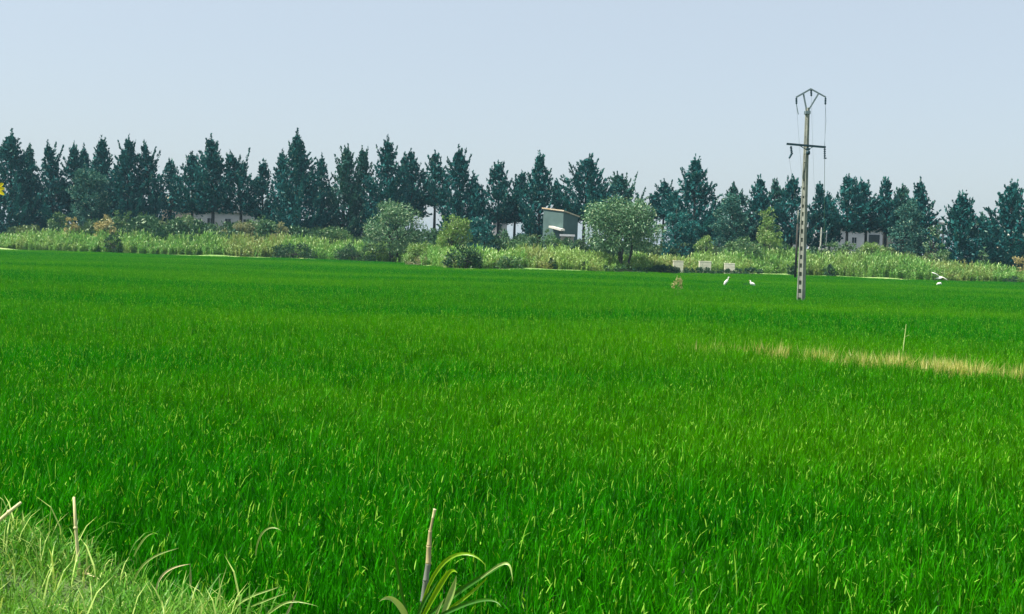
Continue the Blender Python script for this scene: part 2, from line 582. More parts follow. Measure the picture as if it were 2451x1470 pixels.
v, q = grid_mesh(np.concatenate([np.linspace(-30, -6, 13)[:-1], np.linspace(-6, 3, 61), np.linspace(3, 30, 12)[1:]]),
                 np.concatenate([np.linspace(-8, 2, 6)[:-1], np.linspace(2, 9, 57), np.linspace(9, 13, 9)[1:]]), verge_z)
tag(link("verge", make_mesh("verge", v, q, smooth=True), M['verge']), "grassy roadside bank at the near edge of the field", "verge", kind="structure")


# ------------------------------------------------------------------ the rice field
def rice_patch(seed, hills=9, per_hill=22, pale=0.010):
    r = np.random.default_rng(seed)
    size = 1.15
    nh = hills * hills
    gx_, gy_ = np.meshgrid((np.arange(hills) + 0.5) / hills * size - size / 2, (np.arange(hills) + 0.5) / hills * size - size / 2)
    c = np.stack([gx_.ravel(), gy_.ravel()], 1) + r.normal(0, 0.045, (nh, 2))
    c = np.repeat(c, per_hill, 0)
    lift = np.repeat(r.normal(0, 0.065, nh), per_hill)
    shade = np.repeat(r.normal(0, 0.22, nh), per_hill)
    n = len(c)
    base = np.concatenate([c + r.normal(0, 0.04, (n, 2)), (np.clip(r.uniform(0.06, 0.25, n) + lift, 0.02, 1))[:, None]], 1)
    L = r.uniform(0.15, 0.31, n)
    w = r.uniform(0.006, 0.010, n)
    az = r.uniform(0, 2 * math.pi, n)
    th0 = np.abs(r.normal(0.14, 0.14, n))
    th1 = th0 + np.abs(r.normal(0.6, 0.5, n))
    tone = np.clip(r.beta(1.6, 2.0, n) + shade, 0, 0.93)
    sel = r.random(n) < pale
    tone[sel] = 1.0
    L[sel] *= 1.05
    # a few taller blades that bend right over
    tall = r.random(n) < 0.008
    L[tall] *= 1.3
    th1[tall] += 0.8
    a = blades(r, base, L, w, az, th0, th1, tone)
    # short pale leaf ends at the top of the crop: glints painted as leaf colour
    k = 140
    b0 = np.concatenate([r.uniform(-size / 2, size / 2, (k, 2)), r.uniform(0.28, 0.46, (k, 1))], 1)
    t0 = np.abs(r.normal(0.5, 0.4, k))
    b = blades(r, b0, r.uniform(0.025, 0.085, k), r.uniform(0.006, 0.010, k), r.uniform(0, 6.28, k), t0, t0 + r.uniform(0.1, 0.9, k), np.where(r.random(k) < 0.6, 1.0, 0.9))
    m_ = len(a[0])
    return np.concatenate([a[0], b[0]]), np.concatenate([a[1], b[1] + m_]), np.concatenate([a[2], b[2] + m_]), np.concatenate([a[3], b[3]])


variants = [rice_patch(100 + i) for i in range(6)]
step = 0.86
pts = []
ys = np.arange(4.2, 158, step)
for y in ys:
    half = 0.475 * y + 8
    xs = np.arange(-half, half, step)
    pts.append(np.stack([xs, np.full(len(xs), y)], 1))
pts = np.concatenate(pts)
pts += RNG.uniform(-0.3, 0.3, pts.shape)
ok = (pts[:, 1] < edge_at(pts[:, 0]) - 1.0) & (pts[:, 1] > verge_edge(pts[:, 0]) + 0.85)
pts = pts[ok]
pt_pix = np.array([pix((x, y, 0.5)) for x, y in pts])
hz = 1.0 + 0.07 * np.sin(pts[:, 0] * 0.21 + 1.0 + 0.4 * np.sin(pts[:, 1] * 0.13)) + 0.07 * np.sin(pts[:, 1] * 0.33 + np.sin(pts[:, 0] * 0.05) * 2) + RNG.normal(0, 0.06, len(pts))
# a thin row on the left where the crop stands lower (a missed drill row)
for (xa, xb, ya, yb, hw_) in ((215, 820, 627.5, 650, 1.6), (820, 1500, 650, 668, 0.9)):
    line = np.interp(pt_pix[:, 0], (xa, xb), (ya, yb))
    inn = (pt_pix[:, 0] > xa) & (pt_pix[:, 0] < xb) & (np.abs(pt_pix[:, 1] - line) < hw_)
    hz[inn] *= 0.72
scl = np.stack([np.full(len(pts), 1.0), np.full(len(pts), 1.0), hz], 1)
scatter("rice_field", variants, np.concatenate([pts, np.zeros((len(pts), 1))], 1), RNG.uniform(0, 6.28, len(pts)), scl,
        RNG.integers(0, 6, len(pts)), np.zeros(len(pts)), M['rice'], "dense bright green young rice covering the whole field", "rice crop")


# dry grass on a low ridge crossing the right of the field
def tuft(seed, n, L0, L1, spread, lean, w=0.007, pale=0.1, size=0.25):
    r = np.random.default_rng(seed)
    base = np.concatenate([r.normal(0, size, (n, 2)), np.zeros((n, 1))], 1)
    tone = np.clip(r.beta(2, 2, n), 0, 0.83)
    tone[r.random(n) < pale] = 1.0
    th0 = np.abs(r.normal(0.1, lean, n))
    return blades(r, base, r.uniform(L0, L1, n), r.uniform(0.6, 1.3, n) * w, r.uniform(0, 6.28, n), th0, th0 + np.abs(r.normal(spread, spread * 0.6, n)), tone)


ridge_px = [(1640, 826), (1760, 826), (1900, 838), (2050, 857), (2150, 864), (2250, 872), (2370, 882), (2470, 891), (2700, 905)]
dens = [(1640, 0.4), (1705, 1.5), (1735, 2.5), (1750, 0.2), (1820, 1.5), (1835, 0.2), (1880, 4), (1892, 0.2), (1930, 2), (1945, 8), (1990, 13), (2000, 0.6), (2040, 0.8), (2050, 11), (2075, 8), (2085, 0.3),
        (2108, 0.8), (2125, 14), (2165, 17), (2174, 0.8), (2210, 0.4), (2225, 17), (2275, 14), (2300, 5), (2340, 7), (2372, 5), (2384, 0.4), (2420, 3), (2450, 4), (2475, 1), (2700, 1)]
P_, X_ = [], 1640.0
while X_ < 2700:
    k = np.interp(X_, [d[0] for d in dens], [d[1] for d in dens])
    for _ in range(int(RNG.poisson(k * 0.45))):
        y_ = np.interp(X_, [p[0] for p in ridge_px], [p[1] for p in ridge_px]) + RNG.normal(0, 3.6)
        g = ground(X_ + RNG.uniform(-3, 3), y_ + 6, 0.5)
        P_.append((g[0], g[1], 0.0))
    X_ += 6
P_ = np.array(P_)
scatter("dry_grass", [tuft(300 + i, 26, 0.5, 0.78, 0.5, 0.12, 0.009, 0.12, 0.12) for i in range(4)], P_, RNG.uniform(0, 6.28, len(P_)),
        np.repeat(RNG.uniform(0.8, 1.1, (len(P_), 1)), 3, 1), RNG.integers(0, 4, len(P_)), np.zeros(len(P_)), M['dry_grass'],
        "straw coloured dry grass strip crossing the right of the rice field", "grass")

# verge grass
n = 2300
xs = RNG.uniform(-6.5, 1.0, n)
P_ = np.stack([xs, verge_edge(xs) - RNG.uniform(-1.0, 2.6, n), np.zeros(n)], 1)
P_[:, 2] = verge_z(P_[:, 0], P_[:, 1]) - 0.01
scatter("verge_grass", [tuft(400 + i, 64, 0.05, 0.19, 1.2, 0.7, 0.0062, 0.12, 0.10) for i in range(5)] + [tuft(450, 9, 0.22, 0.38, 1.0, 0.4, 0.006, 0.3, 0.08)], P_, RNG.uniform(0, 6.28, n),
        np.repeat(RNG.uniform(0.7, 1.15, (n, 1)), 3, 1), RNG.integers(0, 6, n), np.zeros(n), M['verge_grass'],
        "tangled pale dry and green grass on the bank at the bottom left", "grass")


# ------------------------------------------------------------------ the belt of giant cane behind the field
def cane_clump(seed, stems=11, H=3.4):
    r = np.random.default_rng(seed)
    V, Q, T, TN = [], [], [], []
    off = 0
    for _ in range(stems):
        h = H * r.uniform(0.6, 1.05)
        az0, le = r.uniform(0, 6.28), r.uniform(0.0, 0.16)
        bx_, by_ = r.normal(0, 0.5, 2)
        nl = 15
        f = np.linspace(0.18, 1.0, nl)
        px = bx_ + math.cos(az0) * le * h * f ** 1.5
        py = by_ + math.sin(az0) * le * h * f ** 1.5
        base = np.stack([px, py, h * f * 0.86], 1)
        az = az0 + np.arange(nl) * math.pi + r.normal(0, 0.5, nl)
        th0 = np.where(f > 0.9, 0.15, 0.5) + r.normal(0, 0.12, nl)
        tone = np.clip(r.beta(2, 2.2, nl), 0, 0.9)
        tone[r.random(nl) < 0.10] = 1.0
        v, q, t, tn = blades(r, base, r.uniform(0.45, 0.8, nl), r.uniform(0.07, 0.12, nl), az, th0, th0 + r.uniform(0.5, 1.4, nl), tone)
        V.append(v); Q.append(q + off); T.append(t + off); TN.append(tn)
        off += len(v)
        # stem: a slim three-sided rod
        s = np.array([[0.018, 0, 0], [-0.009, 0.016, 0], [-0.009, -0.016, 0]])
        top = np.array([px[-1], py[-1], h * 0.86])
        sv = np.concatenate([s + (bx_, by_, 0), s * 0.4 + top])
        V.append(sv); Q.append(np.array([[0, 1, 4, 3], [1, 2, 5, 4], [2, 0, 3, 5]]) + off); TN.append(np.full(6, 0.6))
        off += 6
    return np.concatenate(V), np.concatenate(Q), np.concatenate(T), np.concatenate(TN)


CANE_TOP = [(-500, 540), (0, 554), (80, 545), (200, 544), (320, 550), (460, 553), (600, 556), (720, 560), (860, 572), (1000, 585), (1160, 585), (1250, 582),
            (1390, 590), (1480, 604), (1600, 606), (1720, 602), (1830, 592), (1960, 594), (2080, 596), (2180, 604), (2300, 622), (2451, 634), (2950, 650)]
pos, rz_, sc_, it_ = [], [], [], []
x = -100.0
while x < 100:
    d0 = float(edge_at(x))
    for j in range(8):
        for rep in range(2):
            d = d0 + 2.2 + j * 1.1 + RNG.uniform(-0.5, 0.5)
            xx = x + RNG.uniform(-0.5, 0.5)
            X_, _y = pix((xx, d, 2.5))
            ytop = np.interp(X_, [p[0] for p in CANE_TOP], [p[1] for p in CANE_TOP])
            h = at(X_, ytop, d)[2]
            front = 0.62 + 0.38 * min(1, j / 3.0)
            h *= front * RNG.uniform(0.74, 1.06) * (0.93 + 0.10 * math.sin(xx * 0.9) * math.sin(xx * 0.37 + 2))
            if RNG.random() < 0.12: h *= 0.7
            pos.append((xx, d, 0.0)); rz_.append(RNG.uniform(0, 6.28))
            sc_.append((1.0, 1.0, max(h, 0.9) / 3.3)); it_.append(float(np.clip(RNG.normal(-0.05, 0.28) + (0.55 if math.sin(x * 0.33 + 1.0) + math.sin(x * 0.12) > 1.1 else 0.0), 0, 1)))
    x += 1.05
pos = np.array(pos)
scatter("cane_thicket", [cane_clump(500 + i) for i in range(6)], pos, np.array(rz_), np.array(sc_), RNG.integers(0, 6, len(pos)), np.array(it_), M['cane'],
        "light green giant cane thicket filling the strip between rice field and trees", "reeds")


# ------------------------------------------------------------------ leaf cards for trees and bushes
def cards(rng, c, d, L, w, tone):
    """small pointed leaf sprays at c, pointing along d"""
    n = len(c)
    d = d / np.maximum(np.linalg.norm(d, axis=1, keepdims=True), 1e-9)
    rv = rng.normal(0, 1, (n, 3))
    s = np.cross(d, rv)
    s /= np.maximum(np.linalg.norm(s, axis=1, keepdims=True), 1e-9)
    nn = np.cross(s, d)
    L, w = L[:, None], w[:, None]
    V = np.stack([c - d * L * 0.5, c + s * w * 0.5 + nn * w * 0.2, c + d * L * 0.5, c - s * w * 0.5 + nn * w * 0.2], 1)
    q = (np.arange(n) * 4)[:, None] + np.array([[0, 1, 2, 3]])
    return V.reshape(-1, 3), q, np.repeat(tone, 4)


def limb_tubes(mb, p0, p1, r0, r1, bend=0.1, n=6, seg=4):
    p0, p1 = np.asarray(p0, float), np.asarray(p1, float)
    L = np.linalg.norm(p1 - p0)
    o = RNG.normal(0, bend * L, 3) * (1, 1, 0.3)
    pts = []
    for i in range(seg + 1):
        t = i / seg
        pts.append(p0 * (1 - t) + p1 * t + o * math.sin(t * math.pi))
    mb.tube(pts, [r0 + (r1 - r0) * i / seg for i in range(seg + 1)], n)


def cypress(tips, xc, hw, cb, D, label, mat='cypress', dens=1.0, gap=0.0, seed=0):
    """cypress from its tip pixels: a trunk with ascending limbs; each limb ends in a pointed plume of small sprays"""
    rng = np.random.default_rng(seed)
    m = px_m(D)
    top = at(tips[0][0], tips[0][1], D)
    foot = at(xc, cb, D)
    bx_ = foot[0]
    zb = max(foot[2] - (1.4 if cb >= 535 and not 2000 < xc < 2140 else 0.0), 0.4)
    H = top[2]
    hw_m = hw * m * 1.5
    root = empty("cypress_tree", (bx_, D, 0), label, "tree", "cypress trees in the row behind the field")
    lean = top[0] - bx_

    def axis(z):
        k = max(0.0, (z - zb) / max(H - zb, 1e-6))
        return np.array([bx_ + lean * k ** 1.4, D, z])

    def rad(t):
        return hw_m * min(1.0, ((1 - t) / 0.62)) ** 1.05 * (0.86 + 0.14 * min(1, t / 0.25)) + 0.10
    ph1, ph2 = rng.uniform(0, 6.28, 2)
    plumes = []
    area = (H - zb) * hw_m
    npl = int(np.clip(area * 1.5, 30, 170) * dens)
    for i in range(npl):
        t = rng.beta(1.0, 1.3) * 0.94
        az = rng.uniform(0, 6.28)
        r = rad(t) * rng.uniform(0.68, 1.12) * (1 + 0.22 * math.sin(az * 2 + ph1 + t * 9) + 0.12 * math.sin(t * 23 + ph2))
        z1 = zb + t * (H - zb)
        e = axis(z1) + np.array([math.cos(az) * r, math.sin(az) * r, 0])
        s = axis(max(zb, z1 - r * rng.uniform(0.8, 1.5) - 0.4))
        plumes.append((s, e, rng.uniform(0.36, 0.78) * (0.6 + 0.25 * min(hw_m, 2.4)) * (0.45 + 0.55 * min(1, (1 - t) / 0.4))))
    for (tx, ty) in tips:
        e = at(tx, ty, D)
        e[1] += rng.uniform(-0.4, 0.4)
        dz = max(1.2, abs(e[0] - axis(e[2])[0]) * 1.1 + 1.6)
        s = axis(max(zb, e[2] - dz - 0.6))
        plumes.append((s, e + np.array([0, 0, 0.15]), 0.27))
        plumes.append((s, e * 0.62 + s * 0.38, 0.50))
        plumes.append((axis(max(zb, e[2] - dz - 2.2)), e * 0.55 + s * 0.45, 0.7))
    # loose pointed shoots that break the outline
    for i in range(int(5 + hw_m * 3)):
        t = rng.uniform(0.35, 0.95)
        az = rng.choice([0, math.pi]) + rng.normal(0, 0.6)
        r = rad(t)
        z1 = zb + t * (H - zb)
        e = axis(z1) + np.array([math.cos(az) * r * 1.22, math.sin(az) * r, rng.uniform(0.2, 0.8)])
        plumes.append((axis(z1 - 0.8) * 0.6 + e * 0.4 - (0, 0, 0.7), e, 0.26))
    C, Dv, L, W, T = [], [], [], [], []
    for s, e, pr in plumes:
        ln = np.linalg.norm(e - s)
        k = int(np.clip(ln * 22 * (pr + 0.35), 24, 110))
        u = rng.uniform(0.22, 1.0, k) ** 0.85
        u[0] = 1.0
        ctrl = s * 0.45 + e * 0.55
        ctrl[2] -= 0.12 * ln
        p = (1 - u)[:, None] ** 2 * s + 2 * ((1 - u) * u)[:, None] * ctrl + u[:, None] ** 2 * e
        tg = 2 * (1 - u)[:, None] * (ctrl - s) + 2 * u[:, None] * (e - ctrl)
        tg /= np.linalg.norm(tg, axis=1, keepdims=True) + 1e-9
        sg = pr * np.clip(1 - u, 0, 1) ** 0.7 * 0.62 + 0.04
        off_ = rng.normal(0, 1, (k, 3)) * sg[:, None] * (1, 1, 0.8)
        C.append(p + off_)
        out_ = off_ / (np.linalg.norm(off_, axis=1, keepdims=True) + 1e-6)
        Dv.append(tg * 1.0 + out_ * 0.55 + np.array([0, 0, 0.35]) + rng.normal(0, 0.25, (k, 3)))
        L.append(rng.uniform(0.36, 0.72, k) * (1 - 0.25 * u))
        W.append(rng.uniform(0.18, 0.36, k) * (1 - 0.25 * u))
        T.append(np.clip(rng.beta(1.6, 2.2, k) * 0.75 + rng.normal(0, 0.17) + 0.08, 0, 0.94))
    for tt in T:
        tt[rng.random(len(tt)) < 0.035] = 1.0  # scattered sprays take the pale tone, painting lit specks on the crown
    # inner twigs so that the crown is dense near the trunk
    k = int(area * 13 * (1 - gap))
    t = rng.uniform(0, 0.93, k)
    rr = np.array([rad(a) for a in t]) * np.sqrt(rng.uniform(0, 0.72, k))
    az = rng.uniform(0, 6.28, k)
    cc = np.array([axis(zb + a * (H - zb)) for a in t]) + np.stack([np.cos(az) * rr, np.sin(az) * rr, np.zeros(k)], 1)
    C.append(cc)
    Dv.append(rng.normal(0, 0.6, (k, 3)) + np.array([0, 0, 0.6]))
    L.append(rng.uniform(0.5, 1.0, k)); W.append(rng.uniform(0.3, 0.55, k)); T.append(rng.uniform(0, 0.35, k))
    V, q, tn = cards(rng, np.concatenate(C), np.concatenate(Dv), np.concatenate(L), np.concatenate(W), np.concatenate(T))
    origin = np.array([bx_, D, 0])
    link("crown", make_mesh("crown", V - origin, q, tone=tn), M[mat], root)
    mb = MB()
    zs = np.linspace(0, H * 0.93, 8)
    r0 = 0.14 + 0.012 * H
    mb.tube([axis(z) if z > zb else np.array([bx_, D, z]) for z in zs], [r0 * (1 - 0.9 * z / H) for z in zs], 8)
    for s, e, pr in plumes[:26]:
        limb_tubes(mb, s, s * 0.25 + e * 0.75, 0.06, 0.02, 0.04, 5, 3)
    mb.build("trunk", M['bark'], root, smooth=True, local=origin)
    return root


def bush(name, xc, ytop, hw, D, label, cat, group, mat, seed=0, leaf=0.30, dens=1.0, low=0.0, stems=5, flat=1.0, bark='bark', lobes=None, yb=None, droop=0.0):
    """rounded bush or tree: leafy lobes spread over an uneven dome, with stems inside"""
    rng = np.random.default_rng(seed)
    m = px_m(D)
    top = at(xc, ytop, D)
    H, R = max(top[2], 0.5) * 1.04, hw * m * 1.10
    origin = np.array([top[0], D, 0.0])
    root = empty(name, tuple(origin), label, cat, group)
    zb = low * H
    zc = zb + (H - zb) * 0.42
    nl = lobes or int(np.clip(R * H * 2.4, 22, 90))
    C, Dv, L, W, T = [], [], [], [], []
    centres = []
    for i in range(nl):
        az = rng.uniform(0, 6.28)
        ph = math.asin(rng.uniform(-0.75, 1.0))
        k = rng.uniform(0.62, 1.0)
        lr = min(R, H) * rng.uniform(0.12, 0.30)
        c = np.array([math.cos(az) * math.cos(ph) * (R - lr * 0.8) * k, math.sin(az) * math.cos(ph) * (R - lr * 0.8) * k * 0.8,
                      zc + math.sin(ph) * k * ((H - zc - lr * 0.7) if ph > 0 else (zc - zb) * 0.95)])
        c[2] = max(c[2], 0.15)
        centres.append(c)
        n_ = int(np.clip(dens * 26 * (lr / leaf) ** 1.5, 14, 170))
        o = rng.normal(0, 1, (n_, 3))
        o /= np.linalg.norm(o, axis=1, keepdims=True)
        o[:, 2] = np.where(o[:, 2] < 0, o[:, 2] * 0.7, o[:, 2])
        rr = lr * rng.uniform(0.25, 1.08, n_) ** 0.6
        p = c + o * rr[:, None] * (1, 1, flat)
        p[:, 2] = np.maximum(p[:, 2], 0.03)
        C.append(p)
        Dv.append(o * 0.8 + rng.normal(0, 0.45, (n_, 3)) + np.array([0, 0, 0.25 - droop]))
        L.append(leaf * rng.uniform(0.7, 1.5, n_)); W.append(leaf * rng.uniform(0.28, 0.55, n_))
        tn = np.clip(rng.beta(2, 2.2, n_) + rng.normal(0, 0.1), 0, 0.92)
        tn[rng.random(n_) < 0.07] = 1.0
        T.append(tn)
    k = int(R * H * 14 * dens)
    az, u = rng.uniform(0, 6.28, k), np.sqrt(rng.uniform(0, 0.7, k))
    zz = rng.uniform(0.1, 0.85, k)
    C.append(np.stack([np.cos(az) * u * R * 0.85, np.sin(az) * u * R * 0.7, zb + zz * (H - zb)], 1) * np.array([1, 1, 1]))
    sh = np.sqrt(np.clip(1 - (zz - 0.4) ** 2 * 1.6, 0.1, 1))
    C[-1][:, :2] *= sh[:, None]
    Dv.append(rng.normal(0, 1, (k, 3))); L.append(leaf * rng.uniform(0.9, 1.6, k)); W.append(leaf * rng.uniform(0.4, 0.7, k)); T.append(rng.uniform(0, 0.5, k))
    V, q, tn = cards(rng, np.concatenate(C), np.concatenate(Dv), np.concatenate(L), np.concatenate(W), np.concatenate(T))
    part = "crown" if "tree" in name else "foliage"
    link(part, make_mesh(part, V, q, tone=tn), M[mat], root)
    mb = MB()
    rs = 0.02 + 0.014 * H
    order = rng.permutation(len(centres))
    for i in range(stems):
        a = rng.uniform(0, 6.28)
        f = np.array([math.cos(a) * R * 0.07 * (stems > 1), math.sin(a) * R * 0.07, 0.0])
        sp = np.array([math.cos(a) * R * 0.22, math.sin(a) * R * 0.2, zb + (H - zb) * 0.38])
        limb_tubes(mb, f, sp, rs, rs * 0.7, 0.05, 7, 4)
        for j in order[i::stems][:5]:
            limb_tubes(mb, sp, centres[j], rs * 0.5, rs * 0.15, 0.06, 5, 3)
    mb.build("trunk" if "tree" in name else "stem", M[bark], root, smooth=True)
    return root


CYP = [  # tips (pixels), axis x, half width, crown bottom, distance, material, label
    ([(27, 310), (8, 338), (48, 345)], 25, 54, 548, 179, 'cypress', "tall broad dark cypress at the left end of the row, beside the yellow flower"),
    ([(72, 344), (58, 362)], 72, 28, 540, 184, 'cypress_grey', "narrow cypress just right of the tall broad one at the left end"),
    ([(115, 338), (133, 342), (150, 350)], 128, 33, 535, 180, 'cypress', "flat topped cypress with two stubby tips, right of the first sky gap"),
    ([(176, 340), (188, 362)], 178, 30, 530, 182, 'cypress', "pointed cypress behind the left of the two straw coloured bushes"),
    ([(200, 345)], 203, 22, 530, 187, 'cypress', "thin needle tipped cypress between a pointed one and a notched spire"),
    ([(243, 326), (232, 350), (256, 350)], 245, 36, 530, 181, 'cypress', "cypress with a notched spire above the larger straw coloured bush"),
    ([(308, 324), (285, 340), (326, 338)], 305, 42, 545, 179, 'cypress', "tall full cypress with a domed top, left of the forked leaning one"),
    ([(345, 336), (372, 354), (384, 364)], 362, 34, 550, 180, 'cypress', "cypress with an open forked top whose left prong leans outward"),
    ([(405, 380), (419, 397)], 408, 26, 500, 186, 'cypress', "small low cypress above the clay roof on the left"),
    ([(462, 365), (445, 374), (482, 378)], 460, 36, 505, 182, 'cypress', "rounded cypress left of the spire with a knob below its tip"),
    ([(505, 322), (493, 354), (527, 360)], 510, 36, 505, 180, 'cypress', "cypress whose slim spire has a knob of foliage below the tip"),
    ([(550, 361), (598, 357), (575, 374)], 577, 40, 505, 181, 'cypress', "cypress with two outward horns like a wide V at its top"),
    ([(630, 382), (621, 390)], 628, 24, 525, 186, 'cypress', "low cypress with two tiny tips in the dip left of the tallest spire"),
    ([(676, 359), (664, 378)], 671, 27, 540, 184, 'cypress', "shoulder high cypress crowding the left flank of the tallest spire"),
    ([(712, 309), (690, 340), (738, 384), (726, 345)], 712, 52, 555, 178, 'cypress', "tall conical cypress with the highest spire of the row's middle left"),
    ([(770, 368), (760, 384)], 768, 28, 545, 184, 'cypress', "short pointed cypress directly right of the highest spire"),
    ([(833, 346), (815, 352), (846, 368), (800, 372)], 820, 40, 550, 181, 'cypress_grey', "ragged cypress with several tips above the dark clipped hedge"),
    ([(867, 350), (881, 353)], 873, 28, 540, 183, 'cypress_grey', "twin tipped cypress left of the dense broad shouldered one"),
    ([(928, 326), (901, 350), (951, 354)], 925, 42, 540, 179, 'cypress', "dense broad shouldered cypress rising behind the large round willow bush"),
    ([(968, 366)], 966, 20, 520, 185, 'cypress', "very narrow cypress touching the dense broad shouldered one"),
    ([(983, 357), (1000, 394), (1010, 420)], 986, 30, 515, 182, 'cypress', "cypress with a thin tip and a stepped right side over the willow bush"),
    ([(1042, 362), (1025, 374), (1056, 378)], 1041, 29, 490, 182, 'cypress', "ragged cypress on bare trunks beside a bright sky gap"),
    ([(1098, 349), (1116, 357), (1128, 371), (1071, 378)], 1101, 42, 535, 179, 'cypress', "big cypress with a comb of upright tips, behind the light green round bush"),
    ([(1143, 431), (1132, 412)], 1146, 26, 565, 177, 'cypress', "low sloping cypress on the right flank of the comb topped one"),
    ([(1193, 385), (1206, 388), (1172, 420), (1215, 411)], 1193, 34, 528, 181, 'cypress', "cypress with a blunt double tip left of the branch reaching right"),
    ([(1250, 410), (1240, 425)], 1232, 26, 530, 183, 'cypress', "cypress with one side branch reaching up to the right, left of a slender spire"),
    ([(1291, 362), (1263, 414), (1309, 404)], 1290, 38, 548, 178, 'cypress', "slender spired cypress standing left of the grey shed"),
    ([(1332, 430)], 1332, 8, 497, 184, 'cypress', "very thin columnar cypress above the shed roof"),
    ([(1411, 371), (1432, 382), (1362, 391), (1446, 405)], 1398, 56, 528, 179, 'cypress', "wide ragged cypress with tips blown to the right, behind the grey shed"),
    ([(1478, 412), (1500, 417), (1526, 414), (1546, 450)], 1500, 56, 540, 184, 'cypress_grey', "wide low flat topped cypress behind the big round willow tree"),
    ([(1590, 431), (1609, 434)], 1588, 30, 520, 184, 'cypress', "small cypress filling the left flank of the spire right of the willow tree"),
    ([(1664, 371), (1676, 387), (1630, 404), (1704, 438)], 1660, 54, 560, 178, 'cypress', "tall conical cypress with a sharp double spire, right of the willow tree"),
    ([(1755, 437), (1776, 464)], 1756, 40, 560, 180, 'cypress_grey', "short knob topped cypress midway between the sharp double spire and the pole"),
    ([(1820, 421), (1800, 446)], 1820, 36, 560, 181, 'cypress', "even cone shaped cypress above the yellowish bush left of the pole"),
    ([(1858, 430)], 1858, 20, 520, 184, 'cypress_grey', "thin cypress between two fuller ones just left of the pole"),
    ([(1897, 419), (1884, 424)], 1895, 36, 560, 180, 'cypress', "full cypress partly hidden by the concrete pole"),
    ([(1963, 437)], 1957, 22, 572, 181, 'cypress', "narrow leaning topped cypress just right of the concrete pole"),
    ([(1981, 460)], 1986, 24, 555, 185, 'cypress', "lower cypress with a tiny tip second to the right of the pole"),
    ([(2034, 418), (2019, 434), (2046, 424)], 2028, 40, 548, 180, 'cypress', "full cypress on a bare trunk before the left part of the white house"),
    ([(2062, 427), (2078, 433)], 2073, 32, 552, 182, 'cypress', "twin tipped cypress on a bare trunk before the middle of the white house"),
    ([(2121, 425), (2108, 450), (2132, 440)], 2120, 28, 556, 181, 'cypress', "cypress with a stepped lumpy spire above the shuttered window"),
    ([(2159, 443), (2146, 458), (2169, 461)], 2158, 30, 545, 183, 'cypress_grey', "small knob tipped cypress behind the spreading grey green tree"),
    ([(2202, 426), (2188, 440), (2213, 446)], 2204, 33, 582, 179, 'cypress', "smooth dense column shaped cypress at the edge of the wide sky gap"),
    ([(2304, 459), (2315, 459), (2280, 482), (2264, 496)], 2300, 52, 622, 168, 'cypress', "cypress with two parallel tips and a long left slope, right of the sky gap"),
    ([(2420, 432), (2436, 433), (2391, 464), (2365, 500), (2450, 455)], 2420, 62, 632, 167, 'cypress', "big open branched cypress at the right end of the row"),
    ([(2352, 510)], 2352, 30, 600, 176, 'cypress_grey', "low dull cypress filling the dip between the two cypresses at the right end"),
]
for i, (tips, xc, hw, cb, D, mat, label) in enumerate(CYP):
    cypress(tips, xc, hw, cb, D, label, mat, seed=900 + i)

